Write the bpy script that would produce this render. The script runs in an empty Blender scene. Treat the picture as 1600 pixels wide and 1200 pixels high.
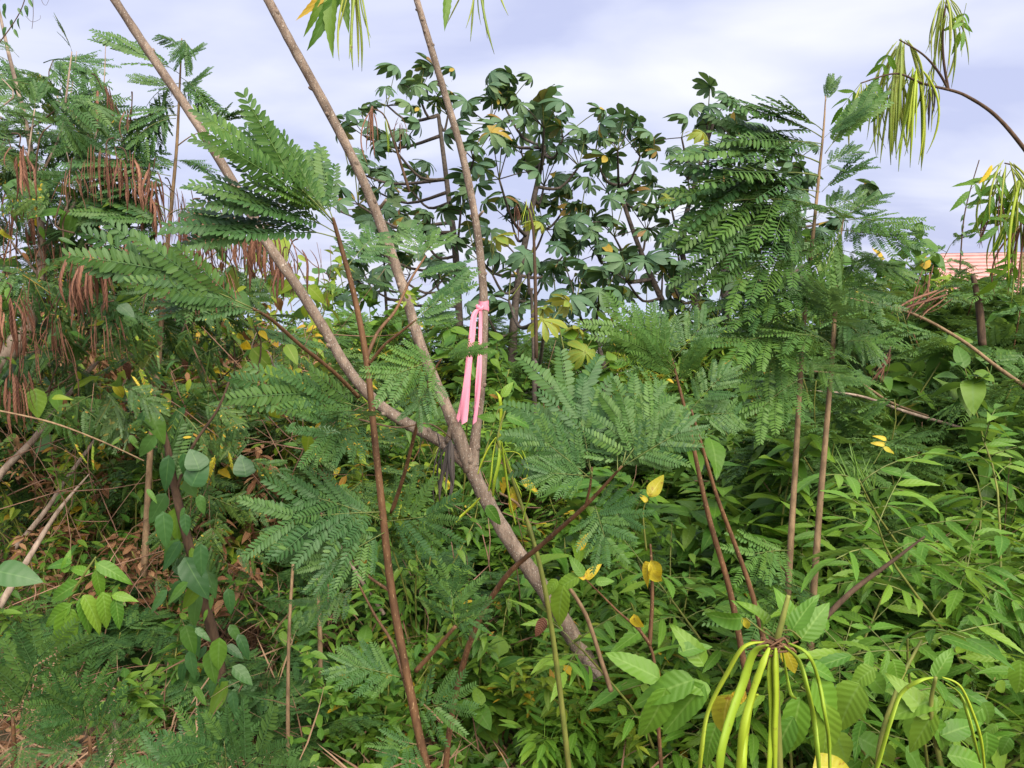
import bpy, math, random
import numpy as np
from mathutils import Matrix, Vector

# ------------------------------------------------------------------ camera, sky, sun, exposure
random.seed(7); rng = np.random.default_rng(11)
SC = bpy.context.scene
COL = SC.collection
R = math.radians
F = 1209.0                      # focal length in pixels of a 1600 px wide frame
PITCH = R(7.3)
CAM = Vector((0, 0, 1.6))
cam = bpy.data.cameras.new('camera'); cam.sensor_width = 36; cam.lens = 36 * F / 1600
cam.clip_start = 0.05; cam.clip_end = 90000
cam_o = bpy.data.objects.new('camera', cam); COL.objects.link(cam_o)
cam_o.location = CAM; cam_o.rotation_euler = (R(90) - PITCH, 0, 0)
SC.camera = cam_o

SUN_EL, SUN_AZ = R(46), R(152)   # azimuth clockwise from +Y
w = bpy.data.worlds.new('World'); SC.world = w; w.use_nodes = True
nt = w.node_tree; nt.nodes.clear()
def wn(t, **k):
    n = nt.nodes.new(t)
    for a, b in k.items(): setattr(n, a, b)
    return n
L = nt.links.new
sky = wn('ShaderNodeTexSky', sky_type='NISHITA', sun_disc=False, sun_elevation=SUN_EL, sun_rotation=SUN_AZ)
sky.air_density = 1.2; sky.dust_density = 2.0
tc = wn('ShaderNodeTexCoord')
sep = wn('ShaderNodeSeparateXYZ'); L(tc.outputs['Generated'], sep.inputs[0])
zc = wn('ShaderNodeMath', operation='ABSOLUTE'); L(sep.outputs[2], zc.inputs[0])
za = wn('ShaderNodeMath', operation='ADD'); L(zc.outputs[0], za.inputs[0]); za.inputs[1].default_value = 0.22
dv = wn('ShaderNodeVectorMath', operation='DIVIDE'); L(tc.outputs['Generated'], dv.inputs[0])
cb = wn('ShaderNodeCombineXYZ')
for i in range(3): L(za.outputs[0], cb.inputs[i])
L(cb.outputs[0], dv.inputs[1])
n1 = wn('ShaderNodeTexNoise'); n1.inputs['Scale'].default_value = 1.5; n1.inputs['Detail'].default_value = 5; n1.inputs['Roughness'].default_value = 0.46
n1.inputs['Distortion'].default_value = 0.35
mp = wn('ShaderNodeMapping'); mp.inputs['Location'].default_value = (0.35, 3.1, 0.4); mp.inputs['Scale'].default_value = (1.0, 1.25, 1)
L(dv.outputs[0], mp.inputs[0]); L(mp.outputs[0], n1.inputs['Vector'])
ramp = wn('ShaderNodeValToRGB'); L(n1.outputs['Fac'], ramp.inputs[0])
e = ramp.color_ramp.elements
e[0].position = 0.38; e[0].color = (0.280, 0.300, 0.430, 1)
e[1].position = 0.74; e[1].color = (0.46, 0.465, 0.50, 1)
m_ = ramp.color_ramp.elements.new(0.50); m_.color = (0.345, 0.362, 0.468, 1)
mul = wn('ShaderNodeVectorMath', operation='SCALE'); L(sky.outputs[0], mul.inputs[0]); mul.inputs['Scale'].default_value = 0.10
mix = wn('ShaderNodeMix', data_type='RGBA'); mix.inputs[0].default_value = 0.93
L(mul.outputs[0], mix.inputs[6]); L(ramp.outputs[0], mix.inputs[7])
bg = wn('ShaderNodeBackground'); L(mix.outputs[2], bg.inputs[0]); bg.inputs[1].default_value = 1.0
wo = wn('ShaderNodeOutputWorld'); L(bg.outputs[0], wo.inputs[0])

sl = bpy.data.lights.new('sun', 'SUN'); sl.energy = 4.3; sl.angle = R(65); sl.color = (1, 0.915, 0.75)
so = bpy.data.objects.new('sun', sl); COL.objects.link(so)
sd = Vector((math.sin(SUN_AZ) * math.cos(SUN_EL), math.cos(SUN_AZ) * math.cos(SUN_EL), math.sin(SUN_EL)))
so.rotation_euler = (-sd).to_track_quat('-Z', 'Y').to_euler()
vs = SC.view_settings; vs.view_transform = 'Standard'; vs.look = 'None'; vs.exposure = 1.12; vs.gamma = 1; vs.use_curve_mapping = False
SC.cycles.max_bounces = 8; SC.cycles.diffuse_bounces = 5; SC.cycles.glossy_bounces = 2; SC.cycles.transmission_bounces = 3

# ------------------------------------------------------------------ helpers
FW = Vector((0, math.cos(PITCH), -math.sin(PITCH))); UPC = Vector((0, math.sin(PITCH), math.cos(PITCH)))
def P(px, py, d):
    return CAM + FW * d + Vector((1, 0, 0)) * ((px - 800) / F * d) - UPC * ((py - 600) / F * d)
def S(px, d): return px / F * d
def U(a, b): return random.uniform(a, b)
def V(*a): return Vector(a)

class Raw:
    def __init__(s): s.v = []; s.f = []; s.c = []; s.n = 0
    def add(s, v, f, c):
        v = np.asarray(v, float).reshape(-1, 3); c = np.asarray(c, float).reshape(-1, 3)
        s.v.append(v); s.c.append(c)
        o = s.n
        s.f.extend([tuple(i + o for i in q) for q in f]); s.n += len(v)
    def add_raw(s, r, M=None, rnd=None):
        v = r.V(); c = r.C()
        if M is not None:
            A = np.array(M); v = v @ A[:3, :3].T + A[:3, 3]
        if rnd is not None:
            c = c.copy(); c[:, 2] = (c[:, 2] + rnd) % 1.0
        s.add(v, r.f, c)
    def V(s):
        if len(s.v) > 1: s.v = [np.concatenate(s.v)]
        return s.v[0]
    def C(s):
        if len(s.c) > 1: s.c = [np.concatenate(s.c)]
        return s.c[0]
    def mesh(s, name, mat, smooth=True):
        me = bpy.data.meshes.new(name)
        me.from_pydata(s.V().tolist(), [], s.f)
        a = me.attributes.new('lc', 'FLOAT_VECTOR', 'POINT'); a.data.foreach_set('vector', s.C().astype(np.float32).ravel())
        me.materials.append(mat)
        if smooth: me.polygons.foreach_set('use_smooth', [True] * len(me.polygons))
        me.update()
        return me

WM = {}
def link(name, data, M, parent=None):
    o = bpy.data.objects.new(name, data); COL.objects.link(o)
    if parent is not None:
        o.parent = parent; o.matrix_basis = WM[parent.name].inverted() @ M
    else: o.matrix_basis = M
    WM[o.name] = M
    return o
def thing(name, label, cat, loc, group=None):
    o = link(name, None, Matrix.Translation(loc)); o.empty_display_size = 0.1
    o['label'] = label; o['category'] = cat
    if group: o['group'] = group
    return o
def tag(o, label, cat, group=None):
    o['label'] = label; o['category'] = cat
    if group: o['group'] = group
    return o

def smooth_path(pts, rad, k=5):
    pts = [Vector(p) for p in pts]; n = len(pts)
    if n < 3: k = max(k, 2)
    out, ro = [], []
    for i in range(n - 1):
        p0 = pts[max(i - 1, 0)]; p1 = pts[i]; p2 = pts[i + 1]; p3 = pts[min(i + 2, n - 1)]
        for j in range(k):
            t = j / k
            q = 0.5 * ((2 * p1) + (p2 - p0) * t + (2 * p0 - 5 * p1 + 4 * p2 - p3) * t * t + (3 * p1 - p0 - 3 * p2 + p3) * t ** 3)
            out.append(q); ro.append(rad[i] * (1 - t) + rad[i + 1] * t)
    out.append(pts[-1]); ro.append(rad[-1])
    return out, ro
def tube(raw, pts, rad, sides=8, k=5, knob=0.0, flat=1.0, rnd=None):
    if not isinstance(rad, (list, tuple)): rad = [rad] * len(pts)
    if len(rad) == 2 and len(pts) > 2: rad = [rad[0] + (rad[1] - rad[0]) * i / (len(pts) - 1) for i in range(len(pts))]
    path, ro = smooth_path(pts, rad, k)
    n = len(path); vs_, cs = [], []
    ref = V(0.3, 0.2, 1).normalized()
    T0 = (path[1] - path[0]).normalized()
    a = T0.cross(ref);
    if a.length < 1e-3: a = T0.cross(V(1, 0, 0))
    a.normalize()
    rr = U(0, 1) if rnd is None else rnd
    for i in range(n):
        T = (path[min(i + 1, n - 1)] - path[max(i - 1, 0)])
        if T.length < 1e-9: T = T0
        T.normalize()
        a = (a - T * a.dot(T)).normalized(); b = T.cross(a)
        r = ro[i] * (1 + (U(-knob, knob) if knob else 0))
        for j in range(sides):
            th = 2 * math.pi * j / sides
            q = path[i] + (a * math.cos(th) + b * math.sin(th) * flat) * r * (1 + (U(-knob, knob) * 0.6 if knob else 0))
            vs_.append(q[:]); cs.append((i / (n - 1), j / sides, rr))
    fs = []
    for i in range(n - 1):
        for j in range(sides):
            fs.append((i * sides + j, i * sides + (j + 1) % sides, (i + 1) * sides + (j + 1) % sides, (i + 1) * sides + j))
    fs.append(tuple(range(sides - 1, -1, -1))); fs.append(tuple((n - 1) * sides + j for j in range(sides)))
    raw.add(vs_, fs, cs)
def tube_obj(name, pts, rad, mat, parent=None, **k):
    """a tube as an object whose origin is its first point"""
    r = Raw(); o = Vector(pts[0])
    tube(r, [Vector(p) - o for p in pts], rad, **k)
    return link(name, r.mesh(name, mat), Matrix.Translation(o), parent)
def frame(B, T, N, scale=1.0, sy=None, sz=None):
    """matrix: x axis from B to T, z near N"""
    X = (T - B).normalized(); N = Vector(N)
    Z = N - X * N.dot(X)
    if Z.length < 1e-3: Z = V(0, -1, 0.2) - X * V(0, -1, 0.2).dot(X)
    Z.normalize(); Y = Z.cross(X)
    sy = scale if sy is None else sy; sz = scale if sz is None else sz
    M = Matrix(((X.x * scale, Y.x * sy, Z.x * sz, B.x), (X.y * scale, Y.y * sy, Z.y * sz, B.y), (X.z * scale, Y.z * sy, Z.z * sz, B.z), (0, 0, 0, 1)))
    return M

# ------------------------------------------------------------------ materials
def newmat(name):
    m = bpy.data.materials.new(name); m.use_nodes = True
    m.node_tree.nodes.clear()
    return m, m.node_tree
def leaf_mat(name, dark, mid, light, under, rib=(0.3, 0.4, 0.12), ribw=0.14, yellow=0.0, trans=0.28, rough=0.45, veins=7.0, ycol=(0.55, 0.40, 0.03), spec=0.3, bump=0.1, speck=None):
    m, t = newmat(name); N = t.nodes.new; K = t.links.new
    at = N('ShaderNodeAttribute'); at.attribute_name = 'lc'
    s = N('ShaderNodeSeparateXYZ'); K(at.outputs['Vector'], s.inputs[0])
    oi = N('ShaderNodeObjectInfo')
    def math_(op, a, b=None, c=None):
        n = N('ShaderNodeMath'); n.operation = op
        for i, x in enumerate((a, b, c)):
            if x is None: continue
            if isinstance(x, (int, float)): n.inputs[i].default_value = x
            else: K(x, n.inputs[i])
        return n.outputs[0]
    r = math_('FRACT', math_('ADD', s.outputs[2], oi.outputs['Random']))
    rp = N('ShaderNodeValToRGB'); K(r, rp.inputs[0])
    el = rp.color_ramp.elements
    el[0].position = 0.0; el[0].color = (*dark, 1); el[1].position = 1.0; el[1].color = (*light, 1)
    x = el.new(0.5); x.color = (*mid, 1)
    def mixc(f, a, b):
        n = N('ShaderNodeMix'); n.data_type = 'RGBA'
        if isinstance(f, (int, float)): n.inputs[0].default_value = f
        else: K(f, n.inputs[0])
        for i, q in ((6, a), (7, b)):
            if isinstance(q, tuple): n.inputs[i].default_value = (*q, 1)
            else: K(q, n.inputs[i])
        return n.outputs[2]
    col = rp.outputs[0]
    # blotchy tint within the leaf
    tcn = N('ShaderNodeTexCoord'); nz = N('ShaderNodeTexNoise'); nz.inputs['Scale'].default_value = 45; nz.inputs['Detail'].default_value = 2
    K(tcn.outputs['Object'], nz.inputs['Vector'])
    col = mixc(math_('MULTIPLY', nz.outputs['Fac'], 0.35), col, mid)
    if yellow > 0:
        y = math_('GREATER_THAN', math_('FRACT', math_('MULTIPLY', r, 7.31)), 1 - yellow)
        yv = mixc(math_('FRACT', math_('MULTIPLY', r, 23.7)), ycol, (ycol[0] * 0.55, ycol[1] * 0.35, ycol[2] * 0.9))
        col = mixc(math_('MULTIPLY', y, 0.92), col, yv)
    if speck:
        n3 = N('ShaderNodeTexNoise'); n3.inputs['Scale'].default_value = speck[1]; n3.inputs['Detail'].default_value = 4; n3.inputs['Roughness'].default_value = 0.7
        gp = N('ShaderNodeNewGeometry'); K(gp.outputs['Position'], n3.inputs['Vector'])
        sm_ = N('ShaderNodeMapRange'); K(n3.outputs['Fac'], sm_.inputs[0]); sm_.inputs[1].default_value = speck[2]; sm_.inputs[2].default_value = speck[2] + 0.1
        col = mixc(math_('MULTIPLY', sm_.outputs[0], 0.85), col, speck[0])
    av = math_('ABSOLUTE', s.outputs[1])
    ribf = math_('SUBTRACT', 1.0, math_('MINIMUM', math_('DIVIDE', av, ribw), 1.0))
    col = mixc(math_('MULTIPLY', ribf, 0.55), col, rib)
    geo = N('ShaderNodeNewGeometry')
    col = mixc(math_('MULTIPLY', geo.outputs['Backfacing'], 0.6), col, under)
    wv = math_('SINE', math_('MULTIPLY', math_('SUBTRACT', s.outputs[0], math_('MULTIPLY', av, 0.16)), veins * 6.283))
    bp = N('ShaderNodeBump'); bp.inputs['Strength'].default_value = bump; bp.inputs['Distance'].default_value = 0.002; K(wv, bp.inputs['Height'])
    pb = N('ShaderNodeBsdfPrincipled'); K(col, pb.inputs['Base Color']); pb.inputs['Roughness'].default_value = rough
    pb.inputs['Specular IOR Level'].default_value = spec; K(bp.outputs[0], pb.inputs['Normal'])
    tr = N('ShaderNodeBsdfTranslucent')
    tcol = N('ShaderNodeMix'); tcol.data_type = 'RGBA'; tcol.blend_type = 'MULTIPLY'; tcol.inputs[0].default_value = 1.0
    K(col, tcol.inputs[6]); tcol.inputs[7].default_value = (1.5, 1.35, 0.6, 1); K(tcol.outputs[2], tr.inputs[0])
    ms = N('ShaderNodeMixShader'); ms.inputs[0].default_value = trans; K(pb.outputs[0], ms.inputs[1]); K(tr.outputs[0], ms.inputs[2])
    o = N('ShaderNodeOutputMaterial'); K(ms.outputs[0], o.inputs[0])
    return m
def bark_mat(name, a, b, spot=None, scale=60, rough=0.85, bump=0.5, stretch=(1, 1, 0.35), spot_scale=260, lim=(0.35, 0.68), spot_cut=0.62):
    m, t = newmat(name); N = t.nodes.new; K = t.links.new
    tcn = N('ShaderNodeTexCoord'); mpn = N('ShaderNodeMapping'); mpn.inputs['Scale'].default_value = stretch
    K(tcn.outputs['Object'], mpn.inputs[0])
    nz = N('ShaderNodeTexNoise'); nz.inputs['Scale'].default_value = scale; nz.inputs['Detail'].default_value = 6; nz.inputs['Roughness'].default_value = 0.65
    K(mpn.outputs[0], nz.inputs['Vector'])
    rp = N('ShaderNodeValToRGB'); K(nz.outputs['Fac'], rp.inputs[0])
    rp.color_ramp.elements[0].position = lim[0]; rp.color_ramp.elements[0].color = (*a, 1)
    rp.color_ramp.elements[1].position = lim[1]; rp.color_ramp.elements[1].color = (*b, 1)
    col = rp.outputs[0]; h = nz.outputs['Fac']
    nl = N('ShaderNodeTexNoise'); nl.inputs['Scale'].default_value = 7; nl.inputs['Detail'].default_value = 3; K(tcn.outputs['Object'], nl.inputs['Vector'])
    big = N('ShaderNodeMix'); big.data_type = 'RGBA'; big.blend_type = 'MULTIPLY'; K(col, big.inputs[6]); big.inputs[0].default_value = 0.6
    br = N('ShaderNodeValToRGB'); K(nl.outputs['Fac'], br.inputs[0]); br.color_ramp.elements[0].position = 0.35; br.color_ramp.elements[0].color = (0.45, 0.42, 0.4, 1)
    br.color_ramp.elements[1].position = 0.62; br.color_ramp.elements[1].color = (1.15, 1.1, 1.05, 1); K(br.outputs[0], big.inputs[7])
    col = big.outputs[2]
    if spot:
        n2 = N('ShaderNodeTexNoise'); n2.inputs['Scale'].default_value = spot_scale; n2.inputs['Detail'].default_value = 1; K(mpn.outputs[0], n2.inputs['Vector'])
        gt = N('ShaderNodeMapRange'); K(n2.outputs['Fac'], gt.inputs[0]); gt.inputs[1].default_value = spot_cut; gt.inputs[2].default_value = spot_cut + 0.06
        mx = N('ShaderNodeMix'); mx.data_type = 'RGBA'; K(gt.outputs[0], mx.inputs[0]); K(col, mx.inputs[6]); mx.inputs[7].default_value = (*spot, 1); col = mx.outputs[2]
        ad = N('ShaderNodeMath'); ad.operation = 'ADD'; K(h, ad.inputs[0]); K(gt.outputs[0], ad.inputs[1]); h = ad.outputs[0]
    bp = N('ShaderNodeBump'); bp.inputs['Strength'].default_value = bump; bp.inputs['Distance'].default_value = 0.006; K(h, bp.inputs['Height'])
    pb = N('ShaderNodeBsdfPrincipled'); K(col, pb.inputs['Base Color']); pb.inputs['Roughness'].default_value = rough; pb.inputs['Specular IOR Level'].default_value = 0.25
    K(bp.outputs[0], pb.inputs['Normal'])
    o = N('ShaderNodeOutputMaterial'); K(pb.outputs[0], o.inputs[0])
    return m

LEUC = leaf_mat('leucaena_leaf', (0.026, 0.078, 0.024), (0.045, 0.110, 0.026), (0.082, 0.158, 0.030), (0.085, 0.15, 0.095), rib=(0.09, 0.18, 0.07), ribw=0.3, trans=0.25, veins=0, rough=0.5, bump=0)
LEUCG = leaf_mat('leucaena_leaf_grassy', (0.040, 0.104, 0.026), (0.062, 0.145, 0.028), (0.095, 0.185, 0.032), (0.10, 0.17, 0.07), rib=(0.13, 0.22, 0.06), ribw=0.3, trans=0.32, veins=0, rough=0.5, bump=0)
LEUCD = leaf_mat('leucaena_leaf_mixed', (0.022, 0.064, 0.018), (0.048, 0.106, 0.022), (0.100, 0.165, 0.026), (0.10, 0.16, 0.08), rib=(0.1, 0.18, 0.07), ribw=0.3, trans=0.28, veins=0, yellow=0.03, rough=0.5, bump=0)
TEC = leaf_mat('trumpet_leaf', (0.045, 0.135, 0.016), (0.095, 0.208, 0.021), (0.165, 0.275, 0.028), (0.13, 0.22, 0.07), rib=(0.20, 0.33, 0.08), ribw=0.12, trans=0.3, veins=8, rough=0.45, bump=0.17, yellow=0.0, speck=((0.16, 0.20, 0.04), 90, 0.64))
TECY = leaf_mat('trumpet_leaf_yellowing', (0.20, 0.26, 0.03), (0.42, 0.36, 0.03), (0.60, 0.42, 0.03), (0.5, 0.42, 0.10), rib=(0.55, 0.5, 0.12), ribw=0.12, trans=0.35, veins=8, bump=0.13, speck=((0.22, 0.10, 0.02), 70, 0.56))
HERB = leaf_mat('herb_leaf', (0.036, 0.108, 0.016), (0.078, 0.168, 0.020), (0.140, 0.235, 0.028), (0.10, 0.19, 0.07), rib=(0.12, 0.22, 0.06), trans=0.3, veins=6, yellow=0.012, rough=0.45)
HERBY = leaf_mat('yellow_green_leaf', (0.08, 0.16, 0.02), (0.15, 0.24, 0.022), (0.26, 0.32, 0.03), (0.22, 0.28, 0.08), rib=(0.3, 0.35, 0.1), trans=0.38, veins=6, yellow=0.14, rough=0.5)
CEC = leaf_mat('cecropia_leaf', (0.046, 0.100, 0.058), (0.070, 0.135, 0.066), (0.110, 0.175, 0.066), (0.075, 0.14, 0.07), rib=(0.08, 0.15, 0.06), ribw=0.1, trans=0.2, veins=7, yellow=0.035, ycol=(0.35, 0.26, 0.03), rough=0.55, bump=0.15)  # greens greyed and lightened: sky sheen and haze put into the leaf colour
CECY = leaf_mat('cecropia_leaf_yellow', (0.12, 0.19, 0.03), (0.20, 0.24, 0.035), (0.30, 0.28, 0.03), (0.36, 0.34, 0.10), rib=(0.10, 0.22, 0.04), ribw=0.35, trans=0.3, veins=7)
VINE = leaf_mat('vine_leaf', (0.024, 0.076, 0.024), (0.036, 0.105, 0.027), (0.070, 0.155, 0.030), (0.10, 0.18, 0.08), rib=(0.1, 0.2, 0.06), ribw=0.07, trans=0.25, veins=5, rough=0.42, spec=0.45)
DRYL = leaf_mat('dry_leaf', (0.10, 0.045, 0.025), (0.20, 0.10, 0.05), (0.34, 0.20, 0.11), (0.26, 0.16, 0.1), rib=(0.3, 0.2, 0.1), trans=0.15, veins=5, rough=0.8, spec=0.15)
GRASS = leaf_mat('grass_blade', (0.05, 0.13, 0.02), (0.10, 0.20, 0.03), (0.18, 0.28, 0.05), (0.14, 0.22, 0.06), rib=(0.2, 0.3, 0.1), trans=0.3, veins=0, bump=0)
STRAW = leaf_mat('straw', (0.10, 0.052, 0.034), (0.19, 0.11, 0.07), (0.33, 0.215, 0.14), (0.3, 0.2, 0.13), rib=(0.3, 0.22, 0.15), trans=0.1, veins=0, rough=0.85, spec=0.15, bump=0)
PODG = leaf_mat('green_pod', (0.15, 0.25, 0.018), (0.23, 0.32, 0.020), (0.32, 0.37, 0.024), (0.28, 0.35, 0.03), rib=(0.36, 0.42, 0.03), ribw=0.04, trans=0.08, veins=0, rough=0.5, spec=0.3, bump=0, speck=((0.15, 0.13, 0.02), 110, 0.60))
PODT = leaf_mat('olive_pod', (0.12, 0.18, 0.026), (0.19, 0.245, 0.034), (0.28, 0.31, 0.045), (0.2, 0.2, 0.05), rib=(0.22, 0.24, 0.05), ribw=0.04, trans=0.08, veins=0, rough=0.45, bump=0, speck=((0.10, 0.06, 0.02), 60, 0.58))
PODB = leaf_mat('brown_pod', (0.095, 0.038, 0.025), (0.17, 0.075, 0.046), (0.29, 0.14, 0.088), (0.24, 0.11, 0.06), rib=(0.26, 0.13, 0.08), ribw=0.05, trans=0.1, veins=9, rough=0.6, bump=0.5, speck=((0.09, 0.04, 0.025), 40, 0.55))
PODK = leaf_mat('black_pod', (0.016, 0.013, 0.013), (0.030, 0.025, 0.024), (0.075, 0.06, 0.055), (0.06, 0.05, 0.045), rib=(0.10, 0.085, 0.08), ribw=0.05, trans=0.0, veins=0, rough=0.7, bump=0)
BARK = bark_mat('trumpet_bark', (0.125, 0.092, 0.074), (0.28, 0.22, 0.18), spot=(0.36, 0.31, 0.27), scale=55, bump=0.9, spot_scale=330, spot_cut=0.60)
TWIG = bark_mat('grey_twig', (0.17, 0.125, 0.10), (0.36, 0.29, 0.24), scale=50)
TWIGR = bark_mat('rusty_twig', (0.10, 0.055, 0.04), (0.28, 0.17, 0.12), scale=9, stretch=(1, 1, 1), lim=(.3, .7))
TWIGD = bark_mat('dark_twig', (0.045, 0.028, 0.020), (0.11, 0.070, 0.045), scale=50)
STEM = bark_mat('sapling_stem', (0.075, 0.038, 0.020), (0.16, 0.085, 0.042), spot=(0.26, 0.17, 0.09), scale=70, spot_scale=330, spot_cut=0.66, rough=0.6, bump=0.3)
STEMG = bark_mat('green_stem', (0.10, 0.13, 0.03), (0.20, 0.21, 0.05), scale=50, rough=0.55, bump=0.15)
STEMP = bark_mat('pale_brown_stem', (0.13, 0.085, 0.050), (0.28, 0.195, 0.115), scale=60, rough=0.7, bump=0.4)
CBARK = bark_mat('cecropia_bark', (0.040, 0.033, 0.030), (0.11, 0.090, 0.078), scale=30, bump=0.4, stretch=(1, 1, 1.5))
RACH = bark_mat('rachis', (0.10, 0.14, 0.04), (0.19, 0.22, 0.07), scale=50, rough=0.6, bump=0.1)
PINK, t = newmat('pink_plastic')
pb = t.nodes.new('ShaderNodeBsdfPrincipled'); pb.inputs['Base Color'].default_value = (0.88, 0.33, 0.46, 1); pb.inputs['Roughness'].default_value = 0.42
tr = t.nodes.new('ShaderNodeBsdfTranslucent'); tr.inputs[0].default_value = (0.92, 0.33, 0.47, 1)
ms = t.nodes.new('ShaderNodeMixShader'); ms.inputs[0].default_value = 0.35; o = t.nodes.new('ShaderNodeOutputMaterial')
nz = t.nodes.new('ShaderNodeTexNoise'); nz.inputs['Scale'].default_value = 60; bp = t.nodes.new('ShaderNodeBump'); bp.inputs['Strength'].default_value = 0.3; bp.inputs['Distance'].default_value = 0.004
t.links.new(nz.outputs[0], bp.inputs['Height']); t.links.new(bp.outputs[0], pb.inputs['Normal'])
t.links.new(pb.outputs[0], ms.inputs[1]); t.links.new(tr.outputs[0], ms.inputs[2]); t.links.new(ms.outputs[0], o.inputs[0])

# ------------------------------------------------------------------ leaf shapes
def prof_lance(t): return max(0.0, math.sin(math.pi * min(1, t ** 0.72)) ** 0.9)
def prof_oblong(t): return max(0.0, (1 - abs(2 * t - 1) ** 3.2)) ** 0.7
def prof_ovate(t): return max(0.0, math.sin(math.pi * t ** 0.62)) ** 0.8
def prof_obov(t): return max(0.0, 0.2 + 0.8 * math.sin(math.pi * min(1, t ** 1.9)) ** 0.75) * (1 if t < 0.999 else 0)
def blade(Ln, W, n=8, prof=prof_lance, serr=0.0, fold=0.2, curl=0.15, wave=0.0, asym=0.0, rnd=0.0, side=0.0):
    r = Raw(); v, c, f = [], [], []
    ph = U(0, 6)
    for i in range(n + 1):
        tt = i / n; x = Ln * tt
        wd = W / 2 * prof(tt)
        if serr and 0 < i < n: wd *= (1 - serr * (i % 2))
        if i == 0: wd = max(wd, W * 0.03)
        if i == n: wd = W * 0.008
        z0 = -curl * Ln * tt * tt
        y0 = side * Ln * tt * tt
        wz = wave * W * math.sin(tt * 9 + ph)
        v += [(x, y0 - wd * (1 + asym), z0 + fold * wd + wz), (x, y0, z0), (x, y0 + wd * (1 - asym), z0 + fold * wd - wz)]
        c += [(tt, -1, rnd), (tt, 0, rnd), (tt, 1, rnd)]
    for i in range(n):
        a = 3 * i
        f += [(a, a + 3, a + 4, a + 1), (a + 1, a + 4, a + 5, a + 2)]
    r.add(v, f, c)
    return r
def rot(axis, a): return Matrix.Rotation(a, 4, axis)
def T_(x, y, z): return Matrix.Translation((x, y, z))

# --- a pinna (feather of small leaflets), 0.1 m long along x
def make_pinna(n=14, Ln=0.1, ang=66, tilt=12, droop=0.1, shut=0.0, side=0.0):
    r = Raw(); pts = []
    for i in range(6):
        t = i / 5; pts.append(V(Ln * t, side * Ln * t * t, -droop * Ln * t * t))
    tube(r, pts, [0.0009, 0.0004], sides=3, k=1)
    # rachis colour: near the rib
    r.c[-1][:, 1] = 0
    for i in range(n):
        t = 0.05 + 0.95 * (i + 0.5) / n
        x = Ln * t; z = -droop * Ln * t * t; y = side * Ln * t * t
        s = (0.72 + 0.38 * math.sin(math.pi * min(1, t * 0.9 + 0.1))) * U(0.93, 1.05)
        for sg in (-1, 1):
            if U(0, 1) < 0.03: continue
            lf = blade(0.0150 * s, 0.0056 * s, n=4, prof=prof_oblong, fold=0.12, curl=U(0.0, 0.2), asym=0.15 * sg)
            a = R(ang - 22 * max(0, t - 0.7) / 0.3 + U(-5, 5)) * sg
            M = T_(x, y, z) @ rot('Z', a) @ rot('X', R(tilt + U(-9, 9)) * -sg) @ rot('Y', R(shut + U(-6, 10)))
            r.add_raw(lf, M, rnd=U(0, 0.22))
    return r
PINNA_RAW = [make_pinna(n=random.choice((13, 14, 15, 15)), ang=U(54, 72), tilt=U(6, 22), droop=U(0.0, 0.2), side=U(-.08, .08)) for _ in range(12)] + \
            [make_pinna(n=15, ang=U(52, 62), tilt=U(25, 40), droop=U(0.15, 0.3), shut=U(20, 38)) for _ in range(5)]
PINNA = {}
def pinna_mesh(i, mat):
    k = (i, mat.name)
    if k not in PINNA: PINNA[k] = PINNA_RAW[i].mesh('pinna', mat)
    return PINNA[k]
# --- bipinnate fronds: rachis along x, total length 1 unit = 0.25 m
def make_frond(kind):
    Ln, npair, ps = {'spread': (0.19, random.choice((6, 7)), 1.12), 'swept': (0.15, random.choice((4, 5)), 1.42), 'hang': (0.17, random.choice((5, 6)), 1.15), 'fan': (0.13, 5, 1.2)}[kind]
    bend = {'spread': 0.18, 'swept': 0.15, 'hang': 0.35, 'fan': 0.08}[kind] + U(-.05, .08)
    pos = lambda t: V(Ln * t, 0, -bend * Ln * t * t)
    r = Raw(); tube(r, [pos(i / 6) for i in range(7)], [0.0015, 0.0007], sides=4, k=1)
    items = []
    t0 = 0.24
    for i in range(npair):
        t = t0 + (0.99 - t0) * i / (npair - 1); p = pos(t)
        slope = math.atan(2 * bend * t)
        s = ps * (0.84 + 0.26 * math.sin(math.pi * (i + 1) / (npair + 1.3)))
        for sg in (-1, 1):
            if U(0, 1) < 0.04: continue
            q = i / (npair - 1)
            if kind == 'spread': a = 54 - 30 * q; dr = U(0, 16); v_ = random.randrange(12)
            elif kind == 'swept': a = 21 - 14 * q; dr = U(-8, 14); v_ = random.randrange(12)
            elif kind == 'fan': a = 80 - 64 * q; dr = U(-4, 10); v_ = random.randrange(12)
            else: a = 44 - 20 * q; dr = U(20, 50); v_ = random.choice((2, 5, 8, 12, 13, 14, 15, 16))
            M = T_(*p) @ rot('Y', slope) @ rot('Z', R(a + U(-6, 6)) * sg) @ rot('Y', R(dr)) @ rot('X', R(U(-16, 16))) @ Matrix.Scale(s * U(0.9, 1.08), 4)
            items.append((v_, M))
    return r, items
CHORD = {'spread': 0.285, 'swept': 0.275, 'hang': 0.25, 'fan': 0.235}
FROND = {}
for kd in ('spread', 'swept', 'hang', 'fan'):
    FROND[kd] = []
    for _ in range(4):
        r, it = make_frond(kd)
        j = Raw(); j.add_raw(r)
        for v_, M in it: j.add_raw(PINNA_RAW[v_], M, rnd=U(0, 1))
        FROND[kd].append((r.mesh('frond_rachis', RACH), it, j))
FJ = {}
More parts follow.
